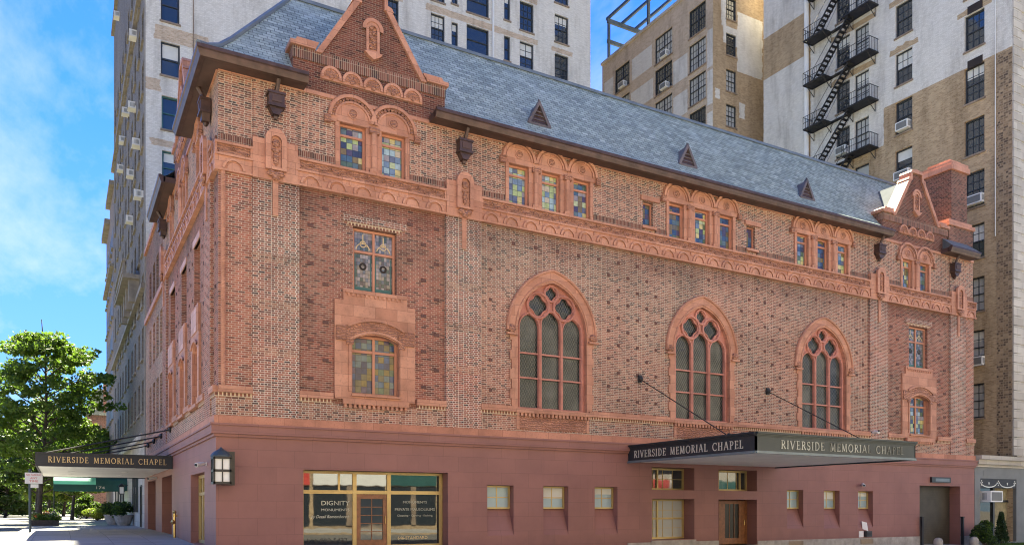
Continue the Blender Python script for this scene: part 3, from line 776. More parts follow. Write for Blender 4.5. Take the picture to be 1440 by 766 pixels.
def upper_group(fr, panes, r, zs, mats, hood):
    cs = [(a0 + a1) / 2 for a0, a1 in panes]; x0 = panes[0][0] - .16; x1 = panes[-1][1] + .16
    L0, L1 = cs[0] - r, cs[-1] + r
    top = []
    n = 26 * len(cs)
    for k in range(n + 1):
        x = L1 + (L0 - L1) * k / n
        zz = max([zs + math.sqrt(max(0, r*r - (x - c)**2)) for c in cs])
        top.append((x, zz))
    outer = [(x0, 14.66), (x1, 14.66), (x1, zs - .18), (L1, zs - .18)] + top + [(L0, zs - .18), (x0, zs - .18)]
    holes = [rect(a0, a1, Z0, Z1) for a0, a1 in panes]
    b = MB(fr); b.wall(outer, holes, .07, 0, .32, 0, .07)
    for ci, (c, (a0, a1)) in enumerate(zip(cs, panes)):
        e_ = .004 * ci; ri = min(r - .26, (a1 - a0) / 2 + .12)
        b.ring((c, zs), r - .15, r - .03, .07, .15 + e_, .02, PI - .02, 20)
        b.ring((c, zs), ri, ri + .07, .07, .12, .02, PI - .02, 18)
        if hood:
            for k in range(16):
                t = PI * (k + .5) / 16; b.ring((c, zs), ri + .10, r - .17, .07, .115 + e_, t - .07, t + .07, 1, 1)
        b.blob((c, zs + .26, .08), (.15, .15, .05), 10, 1)
        b.ring((c, zs + .26), .16, .21, .07, .105, 0, 2*PI, 14)
        b.box(a0 - .1, a1 + .1, Z1 + .002, Z1 + .09, .07, .11)
    for k in range(len(cs) - 1):
        m_ = (panes[k][1] + panes[k+1][0]) / 2
        b.tube([(m_, 14.7, .09), (m_, 16.2, .09)], .13, 10); b.box(m_ - .2, m_ + .2, 16.2, 16.42, .05, .2, 1); b.box(m_ - .19, m_ + .19, 14.665, 14.8, .05, .19)
    for s_, e in ((-1, L0), (1, L1)): b.box(e - .12, e + .12, zs - .28, zs - .02, .02, .18, 1)
    o = b.build('window_surround', ['terra', 'carved'], ch)
    for (a0, a1), mt in zip(panes, mats):
        window(ch, fr, a0, a1, Z0, Z1, -.14, 'sash_terra', mt, fw=.085, trans=[15.98], name='upper_window')
for key, mats in (('a', ['stain_m', 'stain_b']), ('b', ['stain_b', 'stain_b', 'stain_m']), ('c', ['stain_d', 'stain_m', 'stain_d']), ('d', ['stain_m', 'stain_d', 'stain_m']), ('e', ['stain_m', 'stain_d'])):
    g_ = UP[key]; upper_group(FM, g_['p'], g_['r'], g_['zs'], mats, 'g' in g_)

# ---- terracotta frieze
def frieze(fr, x0, x1, step=.98):
    b = MB(fr)
    b.box(x0, x1, 13.70, 14.16, -.1, .14); b.box(x0, x1, 14.16, 14.24, -.1, .20); b.box(x0, x1, 14.24, 14.57, -.1, .13, 1); b.box(x0, x1, 14.57, 14.66, -.1, .21)
    b.box(x0, x1, 13.62, 13.70, -.1, .19)
    n = max(1, round((x1 - x0) / step)); w = (x1 - x0) / n
    for k in range(n):
        c = x0 + w * (k + .5); R = min(.40, w * .44)
        b.ring((c, 13.70), R - .09, R, .14, .205, .03, PI - .03, 14)
        b.ring((c, 13.70), .02, R - .17, .14, .185, .03, PI - .03, 12)
        if k: b.box(c - w/2 - .035, c - w/2 + .035, 14.0, 14.14, .14, .18)
    for x in (x0 + .04, x1 - .04): b.box(x - .04, x + .04, 14.241, 14.569, .13, .18)
    for k in range(1, max(2, round((x1 - x0) / 1.6))):     # scrollwork leaves
        pass
    nn = int((x1 - x0) / .34)
    for k in range(nn):
        c = x0 + (x1 - x0) * (k + .5) / nn; z = 14.40 + (.05 if k % 2 else -.05)
        b.ring((c, z), .055, .095, .13, .17, (0 if k % 2 else PI) - .4, (0 if k % 2 else PI) + PI + .6, 8, 1)
        b.blob((c, z, .13), (.05, .05, .05), 6, 1)
    return b.build('frieze', ['terra', 'carved'], ch)
for x0, x1 in ((-.14, 1.17), (2.79, 8.87), (10.48, 35.53), (37.15, 43.22), (44.81, W + .1)): frieze(FM, x0, x1)
def block(fr, x0, x1):
    c = (x0 + x1) / 2
    b = MB(fr); b.box(x0, x1, 13.60, 15.06, -.1, .20)
    b.wall([(c - .38, 13.95), (c + .38, 13.95)] + arcpts((c, 15.08), .38, 0, PI, 10), [[(c - .2, 14.05), (c + .2, 14.05)] + arcpts((c, 15.0), .2, 0, PI, 8)], .33, 0, .12, 1, .14)
    b.box(c - .2, c + .2, 14.05, 15.2, .2, .235, 0)
    b.blob((c, 14.95, .24), (.15, .18, .08), 8, 1); b.blob((c, 14.42, .23), (.12, .32, .09), 8, 1); b.blob((c, 14.68, .24), (.17, .08, .07), 8, 1)
    for s_ in (-1, 1): b.blob((c + s_*.16, 13.83, .25), (.17, .12, .10), 8, 1)
    b.blob((c, 13.75, .26), (.16, .17, .10), 8, 1)
    b.box(c - .10, c + .10, 12.33, 13.60, .10, .19)
    b.box(x0, x1, 14.15, 14.165, .2, .203, 1)
    return b.build('frieze_block', ['terra', 'carved'], ch)
for x0, x1 in ((1.17, 2.79), (8.87, 10.48), (35.53, 37.15), (43.22, 44.81)): block(FM, x0, x1)
b = MB(); b.box(0, W, 17.2, 17.34, -.1, .07); b.build('wall_cornice', 'terra', ch)

# ---- stepped gables
def gable(fr, cx, discs):
    b = MB(fr)
    poly = [(cx - 3.1, 17.3), (cx + 3.1, 17.3), (cx + 3.1, 18.84), (cx + 2.12, 18.84), (cx + .62, 21.16), (cx + .46, 21.16), (cx + .46, 21.62), (cx - .46, 21.62), (cx - .46, 21.16), (cx - .62, 21.16), (cx - 2.12, 18.84), (cx - 3.1, 18.84)]
    b.prism(poly, -.55, .06, 0)
    o = b.build('gable_wall', 'brick_dark', ch)
    b = MB(fr); b.box(cx - 3.12, cx + 3.12, 18.40, 18.83, -.2, .11); b.build('gable_course', 'brick_soldier', ch)
    b = MB(fr)   # coping
    for s_ in (-1, 1):
        def P(pts): return [(cx + s_ * x, z) for x, z in pts]
        b.prism(P([(2.26, 18.78), (2.02, 18.78), (.52, 21.16), (.78, 21.16)]), -.62, .17)
        b.prism(P([(2.27, 18.842), (3.22, 18.842), (3.22, 19.0), (2.22, 19.0)]), -.62, .20); b.prism(P([(2.20, 19.002), (3.05, 19.002), (2.95, 19.16), (2.12, 19.16)]), -.6, .13)
        b.prism(P([(.46, 21.165), (.84, 21.165), (.78, 21.30), (.60, 21.36), (.60, 21.62), (.46, 21.62)]), -.62, .17)
    b.prism([(cx - .62, 21.622), (cx + .62, 21.622), (cx + .5, 21.78), (cx, 21.86), (cx - .5, 21.78)], -.62, .17)
    b.build('gable_coping', 'terra', ch)
    b = MB(fr)
    for k in range(discs):
        c = cx + (k - (discs - 1) / 2) * .83
        b.prism([(c - .42, 17.86), (c + .42, 17.86)] + arcpts((c, 17.95), .42, 0, PI, 12), .0, .13)
        b.ring((c, 17.98), .30, .40, .13, .18, -.2, PI + .2, 14)
        for q in range(9): t = PI * (q + .5) / 9; b.ring((c, 17.95), .13, .29, .13, .165, t - .1, t + .1, 1, 1)
        b.blob((c, 17.97, .14), (.1, .1, .06), 8, 1)
    b.build('scallop_row', ['terra', 'carved'], ch)
    b = MB(fr)   # carved niche panel
    b.wall([(cx - .27, 19.35), (cx + .27, 19.35)] + arcpts((cx, 20.28), .27, 0, PI, 10), [[(cx - .17, 19.45), (cx + .17, 19.45)] + arcpts((cx, 20.25), .17, 0, PI, 8)], .14, 0, .1, 1, .1)
    b.ring((cx, 20.28), .28, .42, .06, .17, -.15, PI + .15, 14); b.box(cx - .17, cx + .17, 19.45, 20.4, .05, .075, 1)
    for k in range(5): b.blob((cx + (.05 if k % 2 else -.05), 19.58 + k * .19, .09), (.09, .1, .06), 7, 1)
    b.prism([(cx - .36, 19.33), (cx + .36, 19.33), (cx + .22, 19.18), (cx, 19.06), (cx - .22, 19.18)][::-1], .05, .24)
    b.build('niche_panel', ['terra', 'carved'], ch)
gable(FM, 5.74, 5); gable(FM, 39.85, 4)
gable(FS, 8.95, 4)

# ---- eaves, roof
HE = 17.52
def eave(fr, a0, a1, name='gutter', d=.8, miter=False):
    b = MB(fr)
    s0 = (lambda dd: -dd) if miter else (lambda dd: a0)
    b.face([(s0(.02), 17.24, .02), (a1, 17.24, .02), (a1, 17.24, d - .16), (s0(d - .16), 17.24, d - .16)], 1)      # soffit
    b.face([(a1, 17.24, .02), (a1, 17.5, .02), (a1, 17.5, d - .2), (a1, 17.24, d - .2)], 1)
    if not miter: b.face([(a0, 17.24, .02), (a0, 17.5, .02), (a0, 17.5, d - .2), (a0, 17.24, d - .2)], 1)
    prof = [(d - .26, 17.22), (d - .10, 17.22), (d - .04, 17.34), (d - .02, 17.42), (d + .03, 17.46), (d + .03, 17.58), (d - .06, 17.60), (d - .26, 17.50)]
    n = len(prof)
    for k in range(n):
        (da, za), (db, zb) = prof[k], prof[(k + 1) % n]
        b.face([(s0(da), za, da), (a1, za, da), (a1, zb, db), (s0(db), zb, db)], 0)
    for a in ((a1,) if miter else (a0, a1)): b.face([(a, z, dd) for dd, z in prof], 0)
    return b.build(name, ['copper', 'soffit'], ch)
eave(FM, -.80, 3.05, miter=True); eave(FM, 8.15, 36.85); eave(FM, 42.3, 45.3)
eave(FS, -.80, 6.2, miter=True); eave(FS, 11.6, 17.8)
# drip line between the roof and the gutter + mansard slopes (flared at the foot)
PR = [(-.78, 17.56), (-.40, 17.74), (.05, 18.10), (.55, 18.72), (3.45, 22.78)]
fb_ = MB(FM)
for k in range(len(PR) - 1):
    (y0, z0), (y1, z1) = PR[k], PR[k+1]
    for a0, a1, gab in ((None, 2.7, 0), (2.7, 8.75, 1), (8.75, 36.85, 0), (36.85, 44.0, 1)):
        if gab and k < 3: continue
        if a0 is None:
            fb_.face([(y0, z0, -y0), (max(2.7, y0), z0, -y0), (2.7, z1, -y1), (y1, z1, -y1)] if y1 < 2.7 else [(y0, z0, -y0), (2.7, z0, -y0), (2.7, z0 + (z1 - z0) * (2.7 - y0) / (y1 - y0), -2.7)])
        elif a0 == 2.7: fb_.face([(2.7, z0, -y0), (a1, z0, -y0), (a1, z1, -y1), (y1, z1, -y1), (2.7, z0 + (z1 - z0) * (2.7 - y0) / (y1 - y0), -2.7)])
        else: fb_.face([(a0, z0, -y0), (a1, z0, -y0), (a1, z1, -y1), (a0, z1, -y1)])
fb_.build('front_roof', 'slate', ch)
fb_ = MB(FS)
for k in range(len(PR) - 1):
    (y0, z0), (y1, z1) = PR[k], PR[k+1]
    fb_.face([(y0, z0, -y0), (5.9, z0, -y0), (5.9, z1, -y1), (y1, z1, -y1)])
    if k == 3: fb_.face([(5.9, z0, -y0), (12.0, z0, -y0), (12.0, z1, -y1), (5.9, z1, -y1)])
    fb_.face([(12.0, z0, -y0), (17.8, z0, -y0), (17.8, z1, -y1), (12.0, z1, -y1)])
fb_.build('side_roof', 'slate', ch)
b = MB(); b.box(3.30, 44.0, 22.74, 22.88, -3.64, -3.36); b.build('ridge_roll', 'lead', ch)
b = MB(FS); b.box(3.65, 17.8, 22.742, 22.882, -3.64, -3.36); b.build('ridge_roll', 'lead', ch)
b = MB(FW); b.tube([(y, z + .03, y) for y, z in PR], .10, 6); b.build('hip_roll', 'lead', ch)
b = MB(FW); b.face([(3.45, 22.76, 3.45), (44, 22.76, 3.45), (44, 22.76, 28.1), (3.45, 22.76, 28.1)]); b.face([(44.0, 17, 2.5), (44.0, 17, 28.1), (44.0, 22.8, 28.1), (44.0, 22.8, 2.5)]); b.build('flat_roof', 'lead', ch)
def gable_roof(fr, cx, zr, half, zb, dback):
    b = MB(fr); 
    for s_ in (-1, 1): b.face([(cx, zr, -.55), (cx + s_*half, zb, -.55), (cx + s_*half, zb, -dback), (cx, zr, -dback)], 0)
    b.face([(cx - half, zb, -dback), (cx + half, zb, -dback), (cx, zr, -dback)], 0)
    b.build('gable_roof', 'gable_slate', ch)
for fr, cx in ((FM, 5.74), (FM, 39.85), (FS, 8.95)): gable_roof(fr, cx, 21.45, 2.75, 17.3, 3.4)
# small triangular roof vents
for x in (13.75, 22.45, 31.10):
    y0, z0 = .30, 18.42
    b = MB(); 
    def L(a, z, d): return (x + a, z, d)
    f0 = [L(-.52, 18.80, -.55), L(.52, 18.80, -.55), L(0, 19.72, -.66)]
    bk = L(0, 19.7, -1.3)
    b.face(f0, 1)
    for i, j in ((0, 2), (2, 1)):
        b.face([f0[i], f0[j], bk], 0)
    b.prism([(x - .62, 18.72), (x - .46, 18.72), (x, 19.60), (x, 19.82)], -.72, -.50, 0); b.prism([(x + .62, 18.72), (x + .46, 18.72), (x, 19.60), (x, 19.82)][::-1], -.72, -.501, 0)
    b.box(x - .58, x + .58, 18.66, 18.74, -.72, -.48)
    for k in range(3): b.box(x - .33 + k * .09, x + .33 - k * .09, 18.92 + k * .18, 18.95 + k * .18, -.66, -.53, 0)
    b.blob((x, 19.85, -.6), (.045, .045, .045), 6)
    b.build('roof_vent', ['vent', 'copper'], ch)
# snow guards / weathered slates along the eave
b = MB()
for k in range(70):
    x = 9 + k * .39
# leader heads
def leader(fr, a):
    b = MB(fr)
    b.tube([(a + .05, 17.25, .45), (a + .04, 17.0, .30), (a, 16.75, .22)], .085, 8)
    b.box(a - .28, a + .28, 16.30, 16.75, .04, .40); b.box(a - .32, a + .32, 16.70, 16.78, .04, .44); b.box(a - .31, a + .31, 16.24, 16.33, .04, .43)
    b.box(a - .17, a + .17, 16.40, 16.62, .40, .425, 1)
    b.prism([(a - .26, 16.24), (a - .12, 15.98), (a + .12, 15.98), (a + .26, 16.24)], .05, .34); b.blob((a, 15.93, .18), (.10, .12, .10), 8)
    b.build('leader_head', ['copper', 'soffit'], ch)
for a in (1.98, 9.66, 36.30, 43.55): leader(FM, a)
leader(FS, 1.6); leader(FS, 15.9)
# chimney and the pier in front of it
b = MB(FW); b.box(44.05, 45.72, 17.2, 22.95, .35, 2.4); b.build('chimney', 'brick_chimney', ch)
b = MB(FW); b.box(43.92, 45.86, 22.95, 23.25, .22, 2.53); b.box(43.99, 45.79, 23.25, 23.5, .29, 2.46); b.box(44.3, 45.5, 23.5, 23.75, .6, 2.1); b.build('chimney_cap', 'terra', ch)
b = MB(FW); b.box(43.2, 45.74, 17.3, 19.2, -.02, 2.0); b.build('roof_pier', 'brick_chimney', ch)
b = MB(FW); b.box(43.1, 45.84, 19.2, 19.42, -.12, 2.02); b.box(43.25, 45.7, 19.42, 19.62, .02, 1.9); b.build('pier_cap', 'terra', ch)
b = MB(); b.face([(42.3, 17.58, .80), (45.3, 17.58, .80), (45.1, 18.25, .03), (42.5, 18.25, .03)]); b.face([(42.3, 17.58, .8), (42.5, 18.25, .03), (42.5, 17.4, .03)]); b.face([(45.3, 17.58, .8), (45.1, 18.25, .03), (45.1, 17.4, .03)]); b.build('eave_tiles', 'lead', ch)

# ================================================================== ground floor (maroon)
BD = .08
OPEN = [rect(3.03, 8.98, .02, 3.05), rect(19.65, 22.32, 2.48, 3.57), rect(19.65, 22.32, .09, 2.05), rect(23.92, 26.60, 2.48, 3.55), rect(23.92, 26.60, -.28, 2.04), rect(40.19, 44.29, -.72, 2.97)]
DEP = [.62, .86, .86, .80, .80, .72]
NICHE = [(10.80, 12.08, .44), (13.58, 14.89, .43), (16.33, 17.62, .41), (28.81, 30.07, .52), (31.71, 33.0, .49), (34.57, 35.87, .47)]
ZN0, ZN1, ND = 1.57, 2.58, .42
b = MB()
b.wall(rect(-BD, W + .03, -1.2, 4.2), OPEN + [rect(a, c, z, ZN1) for a, c, z in NICHE], BD, 0, DEP + [0] * 6)
for a0, a1, z0 in NICHE:
    b.face([(a0, z0, BD), (a1, z0, BD), (a1, ZN0, BD - ND), (a0, ZN0, BD - ND)])
    for a in (a0, a1): b.face([(a, z0, BD), (a, ZN1, BD), (a, ZN1, BD - ND), (a, ZN0, BD - ND)])
    b.face([(a0, ZN1, BD), (a1, ZN1, BD), (a1, ZN1, BD - ND), (a0, ZN1, BD - ND)])
b.build('ground_floor_wall', 'maroon', ch)
b = MB(); b.box(-.26, W + .12, 4.26, 4.56, -.1, .24); b.box(-.30, W + .14, 4.56, 4.63, -.1, .29); b.box(-.17, W + .08, 4.16, 4.26, -.1, .16); b.build('base_moulding', 'maroon', ch)
b = MB(); b.box(-.14, W + .06, 4.63, 4.92, -.1, .15); b.build('terracotta_band', 'terra_band', ch)
b = MB(); b.box(18.2, 23.9, -1.2, -.02, 0, .13); b.box(26.62, 40.16, -1.2, -.09, 0, .13); b.box(44.32, W + .06, -1.2, -.14, 0, .13); b.box(19.6, 22.4, -.02, .06, 0, .13); b.build('concrete_base', 'concrete', ch)
for x0, x1 in ((28.9, 30.0), (34.7, 35.8)):
    b = MB(); b.box(x0, x1, -.42, -.16, .12, .15)
    for k in range(4): b.box(x0 + .05, x1 - .05, -.40 + k * .06, -.37 + k * .06, .15, .17)
    b.build('basement_vent', 'rust', ch)
for i, (a0, a1, z0) in enumerate(NICHE):
    window(ch, FM, a0 + .01, a1 - .01, ZN0, ZN1 - .01, BD - ND + .08, 'gold', 'frosted', fw=.075, nx=2, nz=2, th=.04, name='small_gold_window', shade=(.0, .55, .3, .0, .45, .25)[i])
d_ = BD - .86 + .08
window(ch, FM, 19.66, 22.31, 2.49, 3.56, d_, 'gold', 'glass', fw=.09, mull=[20.62], nx=4, nz=2, name='gold_window')
window(ch, FM, 19.66, 22.31, .10, 2.04, d_, 'gold', 'glass_pale', fw=.09, mull=[20.62], trans=[1.1], nx=4, nz=4, name='gold_window')
window(ch, FM, 23.93, 26.59, 2.49, 3.54, d_ + .06, 'gold', 'glass', fw=.09, mull=[24.55, 26.1], nx=4, name='gold_window')
# entrance door under the canopy
def door(fr, a0, a1, z0, z1, d, mat='wood', gl='glass', knob=1, par=None, nx=2, nz=4, st=.16):
    b = MB(fr)
    b.box(a0, a0 + st, z0, z1, d - .06, d); b.box(a1 - st, a1, z0, z1, d - .06, d); b.box(a0 + st, a1 - st, z1 - .18, z1, d - .06, d); b.box(a0 + st, a1 - st, z0, z0 + .32, d - .06, d)
    la0, la1, lz0, lz1 = a0 + st, a1 - st, z0 + .32, z1 - .18
    for k in range(1, nx): x = la0 + (la1 - la0) * k / nx; b.box(x - .015, x + .015, lz0, lz1, d - .05, d - .01)
    for k in range(1, nz): z = lz0 + (lz1 - lz0) * k / nz; b.box(la0, la1, z - .015, z + .015, d - .049, d - .012)
    o = b.build('door', mat, par or ch)
    p = MB(fr); p.face([(la0, lz0, d - .04), (la1, lz0, d - .04), (la1, lz1, d - .04), (la0, lz1, d - .04)]); p.build('pane', gl, o)
    hx = a1 - .08 if knob > 0 else a0 + .08
    h = MB(fr); h.tube([(hx, z0 + .95, d + .05), (hx, z0 + 1.25, d + .05)], .018, 6); h.box(hx - .015, hx + .015, z0 + .97, z0 + 1.0, d, d + .05); h.box(hx - .015, hx + .015, z0 + 1.2, z0 + 1.23, d, d + .05)
    h.build('handle', 'brass', o)
    return o
door(FM, 24.62, 26.45, -.26, 2.0, -.62, gl='door_glass', nx=3, nz=1, st=.42)
b = MB(); b.box(23.93, 24.6, -.26, 2.0, -.72, -.64); b.box(26.46, 26.59, -.26, 2.03, -.72, -.6); b.build('door_jamb', 'wood', ch)
b = MB(); b.box(24.05, 24.45, .1, 1.8, -.64, -.625); b.build('side_light', 'glass', ch)
b = MB(); b.box(23.9, 26.62, -1.2, -.28, -.75, .13); b.build('door_step', 'concrete', ch)
# roll-down garage door
b = MB(); z = -.75
while z < 2.95:
    b.box(40.2, 44.28, z, z + .085, -.66, -.60); b.box(40.2, 44.28, z + .085, z + .11, -.66, -.63); z += .11
gd = b.build('garage_door', 'shutter', ch) if 'shutter' in M else b.build('garage_door', 'iron', ch)
# shop front
sf_d = BD - .62 + .06
fr0 = MB(); x0, x1, zt = 3.05, 8.96, 3.04
for a0, a1 in ((x0, x0 + .12), (5.10, 5.26), (6.53, 6.69), (8.82, 8.96)): fr0.box(a0, a1, .02, zt, sf_d - .06, sf_d + .05)
cut = [(x0 + .12, 5.10), (5.26, 6.53), (6.69, 8.82)]
for a0, a1 in cut: fr0.box(a0, a1, 2.16, 2.30, sf_d - .06, sf_d + .045); fr0.box(a0, a1, zt - .1, zt, sf_d - .06, sf_d + .045)
fr0.box(3.17, 5.10, .02, .14, sf_d - .06, sf_d + .045); fr0.box(6.69, 8.82, .02, .14, sf_d - .06, sf_d + .045)
fr0.box(4.52, 4.60, 2.30, zt - .1, sf_d - .05, sf_d + .03)
shop = fr0.build('shop_front', 'gold', ch)
p = MB()
for a0, a1 in cut:
    p.face([(a0, 2.30, sf_d), (a1, 2.30, sf_d), (a1, zt - .1, sf_d), (a0, zt - .1, sf_d)])
for a0, a1 in (cut[0], cut[2]): p.face([(a0, .14, sf_d), (a1, .14, sf_d), (a1, 2.16, sf_d), (a0, 2.16, sf_d)])
p.build('pane', 'shop_glass', shop)
door(FM, 5.27, 6.52, .03, 2.15, sf_d + .03, nx=2, nz=5)
e = sf_d + .004
text(FM, 'DIGNITY', 4.42, 1.72, .17, e, 'letter_dim', shop, width=1.12)
text(FM, 'MONUMENTS', 4.42, 1.49, .10, e, 'letter_dim', shop, width=1.12)
text(FM, 'by Detail Remembered', 4.2, 1.22, .12, e, 'letter_dim', shop, width=1.5, shear=.35)
text(FM, '516-880-5422', 4.1, .30, .14, e, 'black', shop, width=1.6)
text(FM, 'MONUMENTS', 7.75, 1.80, .10, e, 'letter_dim', shop, width=1.05)
text(FM, 'PRIVATE MAUSOLEUMS', 7.75, 1.50, .11, e, 'letter_dim', shop, width=1.75)
text(FM, 'Cleaning · Carving · Etching', 7.75, 1.27, .075, e, 'letter_dim', shop, width=1.55)
text(FM, '646-STANDARD', 7.65, .34, .12, e, 'gold_letter', shop, width=1.3)

# ================================================================== the side-street front (faces -X)
side_open = [rect(2.56, 6.32, .14, 3.0), rect(13.04, 17.53, .15, 3.27), rect(20.91, 25.70, .2, 3.27)]
b = MB(FS); b.wall(rect(-BD, DEPTH, -1.2, 4.2), side_open, BD, 0, [.40, 1.5, 1.5])
for a0, a1 in ((13.04, 17.53), (20.91, 25.70)): b.face([(a0, .1, BD - 1.5), (a1, .1, BD - 1.5), (a1, 3.3, BD - 1.5), (a0, 3.3, BD - 1.5)])
b.build('ground_floor_wall', 'maroon', ch)
b = MB(FS); b.box(-.235, DEPTH, 4.263, 4.557, -.1, .243); b.box(-.28, DEPTH, 4.563, 4.627, -.1, .293); b.box(-.15, DEPTH, 4.163, 4.257, -.1, .163); b.build('base_moulding', 'maroon', ch)
b = MB(FS); b.box(-.13, DEPTH, 4.633, 4.917, -.1, .153); b.build('terracotta_band', 'terra_band', ch)
window(ch, FS, 2.58, 6.30, .15, 2.98, BD - .34, 'gold', 'shop_glass', fw=.13, mull=[3.7, 5.2], trans=[2.2], name='side_shop_window')
door(FS, 13.6, 15.2, .16, 2.5, BD - 1.44, nx=2, nz=4); door(FS, 21.6, 23.2, .22, 2.6, BD - 1.44, nx=2, nz=4)
BW = [(4.20, 5.90), (8.25, 10.0), (12.40, 14.30)]
holes = [rect(a0, a1, 9.98, 12.5) for a0, a1 in BW] + [rect(a0 + .12, a1 - .12, 5.85, 8.3) for a0, a1 in BW]
b = MB(FS); b.wall(rect(0, 16.9, BZ0, BZ1), holes, 0, 0, .38)
stud_rows(b, .5, 16.6, 6.5, 13.4, [(a0 - .3, a1 + .3, 5, 12.8) for a0, a1 in BW], .9, .78)
b.build('side_wall', ['brick_dark', 'stud'], ch)
for a0, a1 in BW:
    b = MB(FS); b.face([(a0, 9.98, -.38), (a1, 9.98, -.38), (a1, 12.5, -.38), (a0, 12.5, -.38)]); b.box(a0 - .12, a1 + .12, 12.5, 12.78, -.1, .05, 1); b.build('bricked_window', ['brick_red', 'pale_terra'], ch)
    c = (a0 + a1) / 2
    b = MB(FS); op = segarch(a0 + .14, a1 - .14, 5.87, 8.0, 8.35)
    b.wall([(a0 - .25, 5.8), (a1 + .25, 5.8), (a1 + .25, 8.7), (a1 + .1, 8.7), (a1 + .1, 9.85), (a0 - .1, 9.85), (a0 - .1, 8.7), (a0 - .25, 8.7)], [op], .10, 0, .46, 0, .10)
    b.box(a0 + .1, a1 - .1, 8.75, 9.7, .1, .14, 1); b.ring((c, 6.9), 1.5, 1.6, .1, .17, PI/2 - .55, PI/2 + .55, 12)
    b.face([(a0, 5.85, -.3), (a1, 5.85, -.3), (a1, 8.4, -.3), (a0, 8.4, -.3)], 2)
    b.box(a0 - .2, a1 + .2, 5.66, 5.798, 0, .22)
    b.build('window_surround', ['terra', 'pale_terra', 'tracery'], ch)
for a0, a1 in ((.95, 2.3), (15.2, 16.8)):
    b = MB(FS); b.box(a0, a1, BZ0, BZ1 - .05, -.3, .13)
    for k in range(22): b.face([(a0 + .1, 5.6 + k * .36, .131), (a1 - .1, 5.6 + k * .36 + .5, .131), (a1 - .1, 5.6 + k * .36 + .64, .131), (a0 + .1, 5.6 + k * .36 + .14, .131)], 1)
    b.build('pilaster', ['brick_red', 'brick_dark'], ch)
    block(FS, a0, a1)
for a0, a1 in ((0.16, .95), (2.3, 15.2)): frieze(FS, a0, a1)
b = MB(FS); b.box(-.04, 16.9, BZ0, 5.60, -.1, .078); b.build('plinth_course', 'brick_mid', ch)
for a0, a1 in ((-.05, .95), (2.3, 3.9), (6.2, 7.95), (10.3, 12.1), (14.6, 15.2)): MB(FS).box(a0, a1, 5.742, 5.978, 0, .193).box(a0, a1, 5.602, 5.744, 0, .123, 1).build('sill_band', ['terra', 'dentil'], ch)
SU = [(3.9, 4.8), (8.05, 8.95), (9.6, 10.5), (13.1, 14.0)]
b = MB(FS); b.wall(rect(0, 17.8, 14.6, 17.5), [rect(a0 - .06, a1 + .06, Z0 - .02, Z1 + .02) for a0, a1 in SU], 0, 0); b.build('upper_wall', 'brick_light', ch)
upper_group(FS, [SU[0]], .8, 16.55, ['stain_d'], False); upper_group(FS, SU[1:3], .86, 16.55, ['stain_d', 'stain_m'], True); upper_group(FS, [SU[3]], .8, 16.55, ['stain_d'], False)
for a0, a1 in ((.2, .9), (2.4, 3.6), (5.1, 7.8), (10.8, 12.8), (14.3, 15.1)): MB(FS).box(a0, a1, 14.66, 14.97, -.1, .06).build('soldier_course', 'brick_soldier', ch)
b = MB(FS); b.box(.02, 17.8, 17.203, 17.337, -.1, .068); b.build('wall_cornice', 'terra', ch)
# lower rear part of the side front
AW = [(18.3, 19.5), (20.3, 21.5), (22.3, 23.5), (24.6, 25.8)]
holes = [rect(a0, a1, z0, z1) for a0, a1 in AW for z0, z1 in ((6.2, 9.2), (10.4, 12.8), (14.4, 16.4))]
b = MB(FS); b.wall(rect(16.9, DEPTH, BZ0, 18.3), holes, -.02, 0, .3); b.build('annex_wall', 'brick_mid', ch)
for q in ((17.85, DEPTH, 18.3, 18.55, -.4, .12), (16.95, DEPTH, 13.7, 14.0, -.1, .1), (16.95, DEPTH, 5.7, 5.95, -.1, .12)): MB(FS).box(*q).build('annex_trim', 'terra', ch)
for a0, a1 in AW:
    for z0, z1 in ((6.2, 9.2), (10.4, 12.8), (14.4, 16.4)): window(ch, FS, a0, a1, z0, z1, -.24, 'sash_terra', 'glass', meet=True, name='annex_window')
# unseen back and party walls close the body
b = MB(FW)
b.face([(W - .02, -1.2, 0), (W - .02, -1.2, DEPTH), (W - .02, 17.4, DEPTH), (W - .02, 17.4, 0)]); b.face([(.02, -1.2, DEPTH - .02), (W, -1.2, DEPTH - .02), (W, 18.2, DEPTH - .02), (.02, 18.2, DEPTH - .02)])
b.face([(.3, 17.42, .3), (W - .05, 17.42, .3), (W - .05, 17.42, DEPTH - .1), (.3, 17.42, DEPTH - .1)]); b.build('party_wall', 'brick_mid', ch)
# ================================================================== canopies and small fittings of the chapel
def gz(x, y):
    """ground height"""
    return -.0155 * max(0, min(x, 70)) + .28 * max(0, min(1, y / 14)) * (1 if x < 2 else 0)
